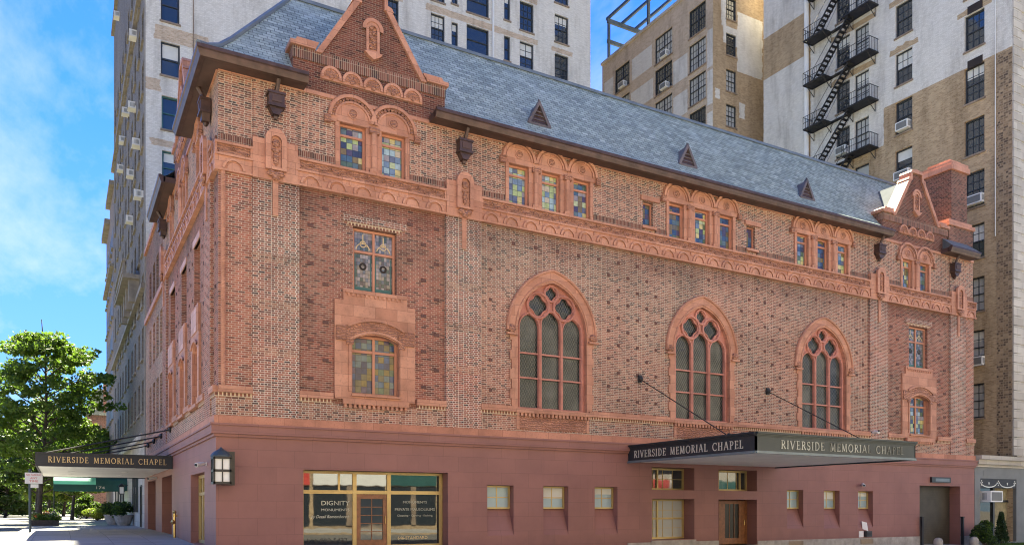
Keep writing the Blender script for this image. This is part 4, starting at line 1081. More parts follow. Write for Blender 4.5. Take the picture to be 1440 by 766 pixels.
# main canopy: 18.2..27.98, 8 m out
cz0, cz1, CY = 3.70, 4.52, 8.0
can = thing('entrance_canopy', 'long flat entrance canopy with bronze fascia and white underside over the avenue doors', 'canopy', (18.22, 0, cz0))
b = MB(); b.box(18.28, 27.92, cz0 + .06, cz0 + .12, .10, CY - .08); b.build('underside', 'soffit_white', can)
b = MB(); b.box(18.3, 27.9, cz0 + .14, cz1 - .06, .09, CY - .1); b.build('canopy_body', 'soffit', can)
FL = Fr((18.22, 0, 0), (0, -1, 0), (-1, 0, 0))
def fascia(fr, a0, a1, z0, z1, m, name, par, e=0):
    b = MB(fr); b.box(a0, a1, z0 + .10, z1 - .14, -.07, 0.0)
    b.box(a0 - e, a1 + e, z0, z0 + .05, -.07, .06, 1); b.box(a0 - e, a1 + e, z0 + .05, z0 + .10, -.07, .03, 1); b.box(a0 - e, a1 + e, z1 - .16, z1 - .12, -.07, .025, 0); b.box(a0 - e, a1 + e, z1 - .12, z1 - .07, -.07, .06, 0); b.box(a0 - e, a1 + e, z1 - .07, z1, -.07, .11, 0)
    return b.build(name, m, par)
fl = fascia(FL, .10, CY, cz0, cz1, ['fascia_black', 'canopy_trim'], 'side_fascia', can)
FF = Fr((0, -CY, 0), (1, 0, 0), (0, -1, 0))
ff = fascia(FF, 18.22, 27.98, cz0, cz1, ['bronze', 'canopy_trim'], 'front_fascia', can, .0)
FR_ = Fr((27.98, 0, 0), (0, 1, 0), (1, 0, 0))
fascia(FR_, -CY, -.1, cz0, cz1, ['bronze', 'steel_blue'], 'side_fascia', can)
lettering(FL, 'RIVERSIDE MEMORIAL CHAPEL', .55, 7.35, cz0 + .22, .33, .002, 'letter', fl)
lettering(FF, 'RIVERSIDE MEMORIAL CHAPEL', 19.55, 27.15, cz0 + .22, .33, .002, 'letter_patchy', ff)
for xw, zw, xe in ((18.95, 7.70, 18.6), (27.4, 7.72, 27.5)):
    b = MB(FW); b.tube([(xw, zw, -.05), (xe, cz1 - .02, -6.2)], .024, 6); b.lathe((0, 0), [(.001, -50), (.001, -50.001)], 3) if False else None
    b.blob((xw, zw, -.10), (.14, .14, .12), 8); b.box(xw - .1, xw + .1, zw - .18, zw + .18, -.1, -.02)
    b.blob((xe, cz1 + .03, -6.2), (.09, .09, .09), 6); b.build('support_rod', 'iron', can)

# side-street canopy
sz0, sz1, SY0, SY1, SX = 3.53, 4.18, 12.6, 27.4, -5.92
sc = thing('side_canopy', 'black lettered canopy stretching over the side street pavement to the kerb', 'canopy', (0, SY0, sz0))
b = MB(FW); b.box(SX + .08, -.12, sz0 + .05, sz0 + .11, SY0 + .08, SY1 - .05); b.build('underside', 'soffit_white', sc)
b = MB(FW); b.box(SX + .1, -.12, sz0 + .13, sz1 - .05, SY0 + .08, SY1 - .05); b.build('canopy_body', 'soffit', sc)
FC = Fr((0, SY0, 0), (1, 0, 0), (0, -1, 0))
b = MB(FC); b.box(SX, -.09, sz0, sz1 - .06, -.06, 0); b.box(SX, -.09, sz1 - .06, sz1, -.06, .04); b.box(SX, -.09, sz0 - .0, sz0 + .05, .0, .03); f1 = b.build('front_fascia', 'fascia_black', sc)
lettering(FC, 'RIVERSIDE MEMORIAL CHAPEL', -5.42, -.38, sz0 + .19, .27, .002, 'gold_letter', f1)
b = MB(FW); b.box(SX, SX + .06, sz0, sz1, SY0 + .005, SY1); b.box(SX + .07, -.1, sz0, sz1, SY1, SY1 + .06); b.build('side_fascia', 'fascia_black', sc)
for y in (13.4, 17.6, 21.6, 25.2):
    b = MB(FW); b.tube([(-.05, 5.55, y), (-5.6, sz1, y)], .035, 6); b.blob((-.12, 5.55, y), (.1, .16, .16), 8); b.build('support_rod', 'iron', sc)
b = MB(FW)
for y in (14.5, 19, 23.5):
    for x in (-4.4, -1.8): b.lathe((x, y), [(.16, sz0 + .03), (.16, sz0 + .049)], 12)
b.build('ceiling_lamp', 'white', sc)

# lantern on the corner
lan = thing('wall_lantern', 'black iron lantern with white glass on the chapel corner', 'lantern', (-.0, -.5, 2.4))
b = MB(); b.box(.08, .55, 2.42, 3.62, BD + .002, .14); b.box(-.02, .3, 3.40, 3.48, .14, .75); b.box(.02, .26, 2.50, 2.58, .14, .6); b.build('back_plate', 'black', lan)
b = MB(FW); lx, ly = 0.02, -.52
for sx in (-1, 1):
    for sy in (-1, 1): b.box(lx + sx*.27 - .03, lx + sx*.27 + .03, 2.45, 3.38, ly + sy*.27 - .03, ly + sy*.27 + .03)
for z in (2.44, 2.87, 3.32): b.box(lx - .30, lx + .30, z, z + .085, ly - .30, ly + .30)
for s_ in (-1, 1): b.box(lx - .02, lx + .02, 2.5, 3.34, ly + s_*.275 - .015, ly + s_*.275 + .015); b.box(lx + s_*.275 - .015, lx + s_*.275 + .015, 2.5, 3.34, ly - .02, ly + .02)
b.build('cage', 'black', lan)
b = MB(FW); b.lathe((lx, ly), [(.36, 3.40), (.35, 3.46), (.24, 3.58), (.10, 3.66), (.05, 3.70), (.03, 3.74)], 12); b.build('cap', 'steel_blue', lan)
b = MB(FW); b.box(lx - .255, lx + .255, 2.53, 3.32, ly - .255, ly + .255); b.build('glass', 'lamp_glass', lan)

def cam(name, label, cat, p, ax):
    t = thing(name, label, cat, p)
    b = MB(FW); x, y, z = p
    b.box(x - .05, x + .05, z - .06, z + .06, y - .05, y + .05); b.build('bracket', 'white', t)
    q = Vector(p) + Vector(ax) * .12
    b = MB(FW); b.tube([(q.x - ax[0]*.02, q.z, q.y - ax[1]*.02), (q.x + ax[0]*.34, q.z - .06, q.y + ax[1]*.34)], .085, 10); b.build('housing', 'white', t)
    e = q + Vector(ax) * .345; b = MB(FW); b.blob((e.x, e.z - .06, e.y), (.06, .06, .06), 8); b.build('lens', 'black', t)
cam('security_camera', 'white tube camera on the side wall beside the corner lantern', 'camera', (-.13, 2.0, 3.27), (-.8, -.6, 0))
cam('security_camera', 'small white camera above the last little window before the garage', 'camera', (34.9, -.14, 2.94), (-.7, -.7, 0))
cam('floodlight', 'white floodlight standing above the far end of the entrance canopy', 'floodlight', (35.75, -.2, 5.95), (-.3, -.95, .2))
cam('security_camera', 'white camera under the side street canopy between two dark doorways', 'camera', (-.13, 20.3, 3.35), (-.9, -.4, 0))

# notices and a dark box on the wall
t = tag(MB(Fr((0, 0, 0))).prism([(34.93, .42), (35.42, .30), (35.30, .78), (34.86, .86)], BD + .004, BD + .02).build('notice_sheet', 'paper'), 'white paper notice taped askew under the third little window', 'notice')
t = tag(MB().box(34.62, 35.0, -.05, .30, BD + .004, BD + .03).build('notice_sheet', 'paper'), 'small pink white notice low on the wall beside a dark box', 'notice')
t = thing('dark_wall_box', 'small dark metal box low on the maroon wall beside a notice', 'box', (35.3, 0, .15))
b = MB(); b.box(35.08, 35.55, -.02, .30, BD, .26); b.build('case', 'black', t); b = MB(); b.box(35.16, 35.47, .05, .22, .26, .275); b.build('cover', 'iron', t)
t = thing('entrance_sign', 'narrow dark sign board fixed over the garage door', 'sign', (42.3, 0, 3.3))
b = MB(); b.box(41.2, 43.1, 3.17, 3.50, BD + .003, .22); b.build('board', 'black', t)
MB().box(41.55, 42.95, 3.24, 3.42, .22, .226).build('panel', 'canopy_trim', t)
# bollards and posts by the garage
for x, lab in ((40.35, 'rounded concrete bollard at the near side of the garage door'), (43.95, 'rounded concrete bollard at the far side of the garage door')):
    t = thing('bollard', lab, 'bollard', (x, -1.15, -.7), 'concrete bollards by the garage')
    b = MB(FW); b.lathe((x, -1.15), [(.26, -.95), (.26, -.36), (.24, -.27), (.18, -.19), (.09, -.15), (.01, -.14)], 16); b.build('post', 'concrete', t, smooth=True)
    b = MB(FW); b.lathe((x, -1.15), [(.29, -.95), (.29, -.62)], 16); b.build('base', 'concrete', t)
for x, lab in ((40.22, 'thin black guard post at the near jamb of the garage'), (44.32, 'thin black guard post at the far jamb of the garage')):
    t = thing('guard_post', lab, 'post', (x, -.2, -.7), 'black guard posts at the garage')
    b = MB(FW); b.box(x - .07, x + .07, -.9, 1.02, -.28, -.15); b.build('post', 'iron', t); b = MB(FW); b.box(x - .09, x + .09, 1.02, 1.08, -.30, -.13); b.build('cap', 'iron', t)
t = thing('standpipe', 'slim brass standpipe on the side wall near the shop window', 'standpipe', (-.3, 10.7, .1))
b = MB(FW); b.tube([(-.22, .05, 10.7), (-.22, 1.35, 10.7)], .06, 8); b.box(-.3, -.1, 1.2, 1.3, 10.66, 10.74); b.build('pipe', 'brass', t)
b = MB(FW); b.blob((-.3, .95, 10.66), (.10, .12, .10), 8); b.blob((-.22, 1.42, 10.7), (.09, .09, .09), 8); b.build('cap', 'brass', t)

# ================================================================== neighbours
def ac_unit(fr, a, z, d, w, h, lab, wire=False, cat='air conditioner', dep=.42):
    t = thing('air_conditioner', lab, cat, tuple(fr(a, z, d)), 'window air conditioners')
    b = MB(fr); b.box(a - w/2, a + w/2, z, z + h, d - .1, d + dep); b.build('case', 'white', t)
    b = MB(fr); b.box(a - w*.42, a + w*.42, z + h*.12, z + h*.88, d + dep, d + dep + .012)
    for k in range(5): b.box(a - w*.40, a + w*.40, z + h*(.16 + .15*k), z + h*(.22 + .15*k), d + dep + .012, d + dep + .02)
    for s_ in (-1, 1):
        for k in range(4): b.box(a + s_*w/2 - (.0 if s_ > 0 else .012), a + s_*w/2 + (.012 if s_ > 0 else 0), z + h*.2, z + h*.8, d + .05 + k*.08, d + .09 + k*.08)
    b.build('grille', 'grey_paint', t)
    return t
def sash(par, fr, a0, a1, z0, z1, d=0.0, frame='sash_dark', nx=0, nz=0, pane='glass', shade=0.0, dep=.18, sill='rust', mull=(), hole=True):
    o = window(par, fr, a0, a1, z0, z1, d - dep, frame, pane, fw=.10, mull=mull, nx=nx, nz=nz, th=.045, meet=True, shade=shade, fd=.07)
    MB(fr).box(a0 - .08, a1 + .08, z0 - .13, z0 - .005, d - .1, d + .08).build('sill', sill, o)
    return o

# --- left apartment house: white party wall faces the camera, grey street face
LY, LH = 28.5, 62.0
lt = thing('apartment_house', 'tall apartment house left of the roof with white party wall and grey street face', 'apartment house', (0, LY, 0))
LW = [(.95, 2.12, 34.45, 36.75, 'd', 0), (.95, 2.15, 30.8, 33.05, 'd', 0), (1.0, 2.12, 27.15, 29.4, 'g', 0), (1.03, 2.1, 23.5, 25.7, 'g', 0), (.95, 2.12, 38.1, 40.4, 'd', 0),
      (16.85, 17.98, 38.95, 41.0, 'd', 3), (20.7, 21.9, 38.8, 40.95, 'd', 3), (20.7, 21.9, 42.0, 44.4, 'd', 3), (22.5, 23.08, 38.85, 40.75, 'd', 0), (22.5, 23.05, 42.25, 44.3, 'd', 0),
      (23.85, 25.9, 38.75, 41.0, 'w', 0), (23.85, 25.9, 42.0, 44.3, 'w', 0), (27.34, 27.92, 39.0, 41.05, 'd', 0), (27.34, 27.92, 42.4, 44.6, 'd', 0),
      (28.85, 30.2, 38.7, 41.05, 'd', 2), (28.85, 30.2, 42.0, 44.45, 'd', 3), (28.85, 30.2, 45.4, 47.8, 'd', 3), (32.33, 33.75, 38.7, 41.0, 'd', 2), (32.33, 33.75, 42.0, 44.4, 'd', 3), (32.33, 33.75, 45.4, 47.7, 'd', 3)]
FLw = Fr((0, LY, 0), (1, 0, 0), (0, -1, 0))
brown = [(.55, 4.0, 33.1, 34.1), (.0, .95, 29.6, 30.4), (.3, 1.9, 25.95, 26.4), (16.0, 18.3, 41.0, 41.5), (20.3, 27.0, 41.05, 41.6), (27.0, 30.6, 41.1, 41.55), (32.0, 34.2, 41.1, 41.5), (28.3, 30.6, 44.55, 45.05), (20.3, 22.2, 44.5, 44.9)]
M['left_party'] = maskwall('white_painted_party_wall', WHITEP, BEIGE, brown, 0, .3)
b = MB(FLw); b.wall(rect(0, 36.1, -.5, LH), [rect(*w[:4]) for w in LW], 0, 0, .2); b.build('party_wall', 'left_party', lt)
for k, w in enumerate(LW):
    fm = {'d': 'sash_dark', 'g': 'sash_green', 'w': 'sash_dark'}[w[4]]
    sash(lt, FLw, *w[:4], frame=fm, nx=w[5], nz=4 if w[5] else 0, shade=[0, .45, 0, .3, .5][k % 5] if w[4] != 'w' else 0, dep=.16)
b = MB(FLw); b.tube([(26.25, 30, .1), (26.25, LH, .1)], .09, 8); b.build('drainpipe', 'white', lt)
b = MB(FLw); b.tube([(3.0, 20, .05), (3.0, LH, .05)], .03, 6)
b.build('pipe', 'rust', lt)
M['grey_street'] = brickmat('grey_brown_brick', GREYB[0], GREYB[1], ms=.012, stain=.3, stain_scale=.15)
LY1 = 65.5
cols_ = [29.7, 32.6, 36.2, 39.4, 43.0, 46.4, 50.2, 53.6, 57.4, 61.5]
SW = [(y, y + 1.45, 8.2 + f_ * 3.62, 10.4 + f_ * 3.62) for f_ in range(10) for y in cols_]
b = MB(FS); b.wall(rect(LY, LY1, -.5, LH), [rect(*q) for q in SW], 0, 0, .32); b.build('street_wall', 'grey_street', lt)
b = MB(FW); b.face([(36.1, -.5, LY), (36.1, -.5, LY1), (36.1, LH, LY1), (36.1, LH, LY)]); b.face([(0, -.5, LY1), (36.1, -.5, LY1), (36.1, LH, LY1), (0, LH, LY1)]); b.face([(0, LH, LY), (36.1, LH, LY), (36.1, LH, LY1), (0, LH, LY1)]); b.build('rear_wall', 'grey_street', lt)
b = MB(FS); b.box(LY, LY1, -.3, 6.2, -.02, .06); b.box(LY, LY1, 6.2, 6.6, -.02, .3); b.build('stone_base', 'limestone', lt)
for z in (16.3, 37.4, 52.0): MB(FS).box(LY + .02, LY1, z, z + .35, -.02, .28).build('belt_course', 'grey_brown_stone', lt)
b = MB(FS); b.box(LY - .01, LY + .55, 6.6, LH, -.01, .05); b.build('corner_quoin', 'grey_brown_stone', lt)
for y, y1, z, z1 in SW:
    b = MB(FS); b.face([(y, z, -.3), (y1, z, -.3), (y1, z1, -.3), (y, z1, -.3)], 1); b.box(y, y1, z + 1.05, z + 1.12, -.3, -.26, 0); b.box(y, y + .07, z, z1, -.3, -.25, 0); b.box(y1 - .07, y1, z, z1, -.3, -.25, 0); b.box(y - .1, y1 + .1, z - .16, z - .003, -.01, .14, 2)
    b.build('window', ['sash_dark', 'glass', 'grey_brown_stone'], lt)
for y, z0, z1 in ((30.2, .3, 3.1), (33.4, 1.3, 4.0), (35.3, 1.3, 4.0), (37.2, 1.3, 4.0), (48.6, 1.2, 4.0), (52, 1.2, 4.0), (56, 1.2, 4.0), (60, 1.2, 4.0)):
    b = MB(FS); b.box(y, y + 1.1, z0, z1, .05, .075, 1); b.box(y - .1, y, z0, z1 + .1, .05, .11); b.box(y + 1.1, y + 1.2, z0, z1 + .1, .05, .11); b.box(y, y + 1.1, z1, z1 + .1, .05, .11); b.build('ground_window', ['sash_dark', 'glass'], lt)
# stone balcony on the street face
b = MB(FS)
b.box(33, 42, 18.0, 18.3, .0, 1.1); b.box(33, 42, 18.3, 18.5, .85, 1.15); b.box(33, 42, 19.15, 19.35, .85, 1.15)
for k in range(30): b.box(33.1 + k * .3, 33.25 + k * .3, 18.5, 19.15, .93, 1.07)
for y in (33.6, 36.2, 38.8, 41.4): b.prism([(y - .25, 16.4), (y + .25, 16.4), (y + .3, 17.999), (y - .3, 17.999)], .0, .7)
b.build('balcony', 'grey_brown_stone', lt)
acs = [(56.0, 49.0), (35.6, 36.6), (44.0, 34.5), (37.0, 31.9), (47.7, 33.6), (33.0, 27.5), (50.6, 32.2), (38.5, 27.3), (31.2, 23.2), (39.3, 24.0)]
pos_ = ['highest on the grey street face', 'high on the grey face beside the white wall', 'above the middle of the grey street face, with a tall bracket', 'tilted, level with the chapel ridge on the grey face', 'above a string of others on the far grey face', 'nearest the white wall corner, level with the gable', 'lowest of the far column on the grey face', 'third down the middle column of the grey face', 'small one just left of the chapel eave', 'above the stone balcony on the grey face']
for (y, z), l in zip(acs, pos_): ac_unit(FS, y + .3, z, .0, .8, .5, 'white window air conditioner ' + l, dep=.5)

# --- second house further down the side street
h2 = thing('apartment_house', 'narrow brown grey apartment house at the far end of the side street row', 'apartment house', (0, 66, 0))
M['h2_wall'] = brickmat('brown_grey_brick', [(0, (.16, .12, .10)), (1, (.28, .22, .18))], (.27, .23, .2), stain=.3, stain_scale=.2)
b = MB(FW); b.box(.0, 30, -.5, 36.2, 65.6, 73.9); b.box(0, 30, -.5, 34.6, 74, 82); b.build('wall', 'h2_wall', h2)
for q in ((65.6, 73.95, 36.2, 36.7, -.3, .45), (74, 82.1, 34.6, 35.2, -.3, .55), (65.6, 82, 27.5, 27.8, 0, .4), (65.6, 82, 6.3, 6.7, 0, .3)): MB(FS).box(*q).build('cornice', 'grey_brown_stone', h2)
for fl_ in range(7):
    for y in (66.6, 69.2, 71.8, 75.2, 77.6, 80.0):
        z = 7.6 + fl_ * 3.7
        b = MB(FS); b.box(y, y + 1.2, z, z + 2.2, -.01, .02, 1); b.box(y - .1, y + 1.3, z - .15, z - .003, -.01, .2, 0); b.build('window', ['grey_brown_stone', 'sash_dark'], h2)
# --- small brick house far off
h3 = thing('far_house', 'small red brick house with a slate mansard far down the side street', 'house', (-.5, 96, 0))
b = MB(FW); b.box(-1.7, 14, 0, 14.6, 96, 110); b.build('wall', 'brick_mid', h3)
b = MB(FW); b.prism([(-2.0, 14.6), (14, 14.6), (13, 18.2), (-.9, 18.2)], 95.7, 110); b.build('roof', 'slate', h3)
b = MB(FW); b.box(.2, 1.5, 15.0, 19.0, 95.5, 96.5); b.build('chimney', 'brick_red', h3)
for x in (-.9, 1.2, 3.3):
    b = MB(FW); b.box(x, x + 1, 11, 13.2, 95.95, 96.1); b.build('window', 'glass', h3)

# --- far stepped beige building
fb = thing('apartment_house', 'beige brick apartment house with a steel frame on its roof, behind the slate roof', 'apartment house', (46.4, 24, 0))
FB1 = Fr((46.4, 0, 0), (0, 1, 0), (-1, 0, 0)); FB2 = Fr((0, 24, 0), (1, 0, 0), (0, -1, 0)); FH = 49.7
FWN = [(24.95, 27.2, z) for z in (45.5, 42.25, 39.1, 35.9, 32.7)] + [(29.55, 32.15, z) for z in (45.45, 42.3, 39.1, 35.9)] + [(36.2, 38.75, z) for z in (45.5, 42.2, 39.0)]
M['far_side'] = maskwall('beige_brick_with_white_patches', BEIGE, WHITEP, [(24.05, 24.75, 41.6, 45.0), (24.05, 24.75, 38.2, 41.3), (24.05, 24.75, 34, 37.5), (27.4, 29.4, 42.2, 44.4), (27.4, 29.4, 38.8, 41.0), (27.5, 29.4, 35.3, 37.6), (32.4, 36.0, 39.0, 41.2), (32.4, 36.0, 42.4, 44.4), (32.6, 35.8, 45.6, 47.8), (39.0, 40.6, 45, 47.6)], 1, .08)
M['far_front'] = maskwall('tan_brick_paint_and_reflected_sun', TAN, WHITEP, [(47.6, 49.4, 44.0, 45.6), (49.4, 52.6, 41.8, 47.3), (47.4, 47.95, 45.5, 48.2), (46.6, 47.2, 38.7, 39.6), (49.6, 50.3, 37.6, 39.0)], 0, .35)  # white paint plus pale spots standing in for sun reflected off windows
b = MB(FB1); b.wall(rect(24, 41, -.5, FH), [rect(a0, a1, z, z + 2.55) for a0, a1, z in FWN], 0, 0, .2); b.build('side_wall', 'far_side', fb)
FWN2 = [(48.0, 49.25, z) for z in (46.3, 43.0, 39.7, 36.5)]
b = MB(FB2); b.wall(rect(46.4, 60, -.5, FH), [rect(a0, a1, z, z + 2.0) for a0, a1, z in FWN2], 0, 0, .2); b.build('front_wall', 'far_front', fb)
for k, (a0, a1, z) in enumerate(FWN): sash(fb, FB1, a0, a1, z, z + 2.55, nx=6, nz=4, mull=[(a0 + a1)/2], shade=0, dep=.14, pane='glass_pale' if k % 3 else 'glass')
for k, (a0, a1, z) in enumerate(FWN2): sash(fb, FB2, a0, a1, z, z + 2.0, nx=3, nz=4, dep=.14, pane='glass_pale' if k > 1 else 'glass')
b = MB(FW); b.box(46.25, 60, FH, FH + .25, 23.85, 41.1); b.face([(46.4, 0, 41), (60, 0, 41), (60, FH, 41), (46.4, FH, 41)]); b.face([(60, 0, 24), (60, 0, 41), (60, FH, 41), (60, FH, 24)]); b.build('parapet', 'limestone', fb)
b = MB(FW); zt = 54.0
for y in (40.2, 33.5, 27.0):
    for x in (46.7, 52.5): b.box(x - .12, x + .12, FH, zt, y - .12, y + .12)
    b.box(46.5, 54, zt, zt + .45, y - .1, y + .1); 
b.box(46.5, 54, 53.0 - 1.2, 53.4 - 1.2, 40.1, 40.3)
for x in (46.7, 48.6, 50.5, 52.5): b.box(x - .1, x + .1, zt + .452, zt + .75, 25.0, 40.6)
b.build('roof_frame', 'steel_blue', fb)
for (y, z, l) in ((26.2, 45.6, 'nearest the corner, top row'), (30.6, 45.5, 'in the top middle window'), (30.6, 42.4, 'in the second middle window'), (37.3, 45.6, 'in the farthest top window'), (30.6, 39.2, 'in the lowest middle window')):
    if y != 26.2: ac_unit(FB1, y, z, -.1, .9, .55, 'small white air conditioner of the beige house ' + l)

# --- right apartment house with the fire escape
RX, RH = 50.3, 62.0
rt = thing('apartment_house', 'tall tan brick apartment house on the right with white painted upper wall and stone quoins', 'apartment house', (RX, 0, 0))
FRT = Fr((RX, 0, 0), (0, 1, 0), (-1, 0, 0))
zs_ = [26.15 + 3.68 * k for k in range(-6, 9)]
RW = []
for k, z in enumerate(zs_):
    RW.append((7.22, 8.62, z, z + 2.45)); 
    RW.append((1.88, 3.28, z - .02 + (.1 if z < 20 else 0), z + 2.45))
    RW.append((10.9, 12.2, z + .2, z + 2.55)); RW.append((12.65, 13.95, z + .2, z + 2.55))
RW = [w for w in RW if w[2] > 4.5 and (w[2] > 18 or w[0] < 4)]
patch = [(-1, 1.05, 32.35, 70), (1.05, 9.6, 32.35, 70), (9.6, 16.5, 29.5, 70), (17.0, 21.7, 43.8, 70), (17.0, 21.7, 10, 40.1)]
for z in zs_:
    pass
M['right_wall'] = maskwall('tan_brick_half_painted_white', TAN, WHITEP, patch, 1, .12)
b = MB(FRT); b.wall(rect(0, 21.7, -1, RH), [rect(*w) for w in RW], 0, 0, .24); b.build('party_wall', 'right_wall', rt)
M['speckled'] = brickmat('burnt_speckled_brick', [(0, (.10, .070, .052)), (.5, (.26, .18, .11)), (1, (.40, .29, .18))], (.33, .25, .17), bw=.3, bh=.16, ms=.02, squash=.6)
b = MB(FRT); b.box(.06, 1.05, 4.9, 32.2, -.02, .012); b.build('corner_brick', 'speckled', rt)
patches = []
for w in RW:                                                   # worn brown bands over the windows
    if w[2] > 31:
        z = w[3] + .03; a0, a1 = w[0] - .5, w[1] + .5
        pts = [(a0, z)]
        n = 7
        bot = [(a0 + (a1 - a0) * i / n, z + rnd.uniform(0, .06)) for i in range(n + 1)]
        top = [(a1 - (a1 - a0) * i / n + rnd.uniform(-.1, .1), z + .48 + rnd.uniform(-.12, .12)) for i in range(n + 1)]
        if w[0] > 10 and w[0] < 12.4: continue
        if w[0] > 12.4: bot[0] = (10.3, bot[0][1]); top[-1] = (10.3, top[-1][1])
        patches.append(bot + top)
M['tan_plain'] = brickmat('tan_brick', TAN[0], TAN[1], ms=.012, stain=.25)
for q in patches: MB(FRT).face([(a, zz, .004) for a, zz in q]).build('worn_patch', 'tan_plain', rt)
for k, w in enumerate(RW):
    sash(rt, FRT, *w, nx=3 if w[2] > 28 or w[0] < 4 else 0, nz=4 if (w[2] > 28 or w[0] < 4) else 0, dep=.18, pane='glass_pale' if (w[2] < 16 or (w[0] > 10 and k % 2)) else 'glass', shade=[0, .3, 0, 0, .5][k % 5])
b = MB(FRT); b.tube([(16.72, 18, .25), (16.72, RH, .25)], .2, 10); b.build('white_flue', 'white', rt)
b = MB(FRT); b.tube([(1.1, 20, .08), (1.1, RH, .08)], .03, 6); b.build('pipe', 'white', rt)
for z in (32.4 + 3.68 - 1.0,):
    pass
for z, y in ((35.3, 2.55), (39.1, 2.55)):
    b = MB(FRT); b.box(y - .55, y + .5, z - 3.1, z - 2.55, -.01, .03); b.build('through_wall_vent', 'dark_void', rt)
# stone front of the right house, its base and the one-storey shop between the two
b = MB(FW)
b.box(RX + .5, 66, 5.0, RH, .0, 21.6); b.build('front_wall', 'limestone', rt)
for fl_ in range(12):
    for x in (52.6, 55.9, 59.2, 62.5):
        window(rt, FM, x, x + 1.3, 6.4 + fl_ * 3.68, 8.7 + fl_ * 3.68, .09, 'sash_dark', 'glass', fw=.09, meet=True)
b = MB()
for k in range(90):
    z = 5.1 + k * .62
    b.box(RX - .02, RX + (.9 if k % 2 else 1.35), z + .02, z + .6, -.02, .07)
b.build('quoin', 'limestone', rt)
SB = thing('shop_building', 'single storey grey shop front squeezed between the chapel and the tan house', 'shop', (48, 0, -.7))
b = MB(); b.wall(rect(W + .16, 64, -1.6, 4.25), [rect(46.55, 50.69, -.62, 3.52)], .02, 0, .45); b.build('wall', 'grey_paint', SB)
b = MB(); b.box(W + .16, 64, 4.25, 4.42, -.1, .12); b.box(W + .16, 64, 4.42, 4.72, -.1, .30); b.box(W + .16, 64, 4.72, 4.98, -.1, .48); b.build('cornice', 'limestone', SB)
b = MB(FW); b.box(W + .16, RX - .01, 3.9, 4.6, .02, 8.2); b.build('roof', 'lead', SB)
b = MB(); b.box(46.9, 50.3, 3.66, 4.02, .02, .028); b.build('ghost_sign', 'grey_paint', SB)
M['ghost'] = plain('faded_lettering', (.34, .33, .33), .7, var=.2, nscale=8)
b = MB(); b.box(46.56, 50.68, -.62, -.3, -.42, -.3); 
for x in (46.56, 48.55, 50.5): b.box(x, x + .18, -.3, 3.5, -.42, -.3)
b.box(46.74, 50.5, 2.0, 2.14, -.42, -.3); sfr = b.build('shop_front', 'black', SB)
b = MB(); b.face([(46.7, -.3, -.4), (50.5, -.3, -.4), (50.5, 3.5, -.4), (46.7, 3.5, -.4)]); b.build('pane', 'shop_glass', sfr)
b = MB(); b.box(48.85, 50.4, -.28, 3.0, -.395, -.39); b.build('curtain', 'curtain', sfr) if 'curtain' in M else None
aw = MB(); aw.box(46.56, 50.68, 2.92, 3.51, -.06, .0); awo = aw.build('awning', 'fascia_black', SB)
Fa = Fr((0, 0, 0), (1, 0, 0), (0, -1, 0))
b = MB()
for cc in (47.55, 49.65):
    for k in range(10):
        t0, t1 = PI + PI * k / 10, PI + PI * (k + 1) / 10
        q = [(cc + .9 * math.cos(t), 3.25 + .32 * math.sin(t)) for t in (t0, t1)]
        def on(a, z): return (a, z, .005)
        b.face([on(q[0][0], q[0][1]), on(q[1][0], q[1][1]), on(q[1][0], q[1][1] + .07), on(q[0][0], q[0][1] + .07)])
    b.face([on(cc - .07, 3.28), on(cc + .07, 3.28), on(cc + .03, 3.12), on(cc - .03, 3.12)])
for cc in (46.72, 48.6, 50.5):
    for dx, dz in ((-.12, .0), (.05, .02), (-.04, .13), (-.05, -.13)): b.face([on(cc + dx, 3.2 + dz), on(cc + dx + .1, 3.2 + dz), on(cc + dx + .1, 3.28 + dz), on(cc + dx, 3.28 + dz)])
b.build('swag_pattern', 'letter', awo)
ac_unit(Fr((0, 0, 0)), 47.55, 2.0, -.1, 1.35, .72, 'white air conditioner sticking out of the grey shop window', dep=.6)
# air conditioners on the right house
for (y, z, w, l) in ((7.9, 29.98, 1.0, 'in the tan wall window right of the fire escape'), (7.95, 26.3, 1.25, 'in the window beside the chimney and gable'), (2.55, 22.6, 1.3, 'in the window right of the chimney'), (2.3, 11.4, .9, 'low in the narrow gap beside the chapel')):
    ac_unit(FRT, y, z, -.1, w, .62, 'white air conditioner ' + l)
for (y, z, l) in ((13.3, 30.2, 'behind the middle fire escape landing'), (13.3, 26.5, 'behind the lowest fire escape landing')):
    ac_unit(FRT, y, z, -.05, .95, .6, 'white air conditioner ' + l)

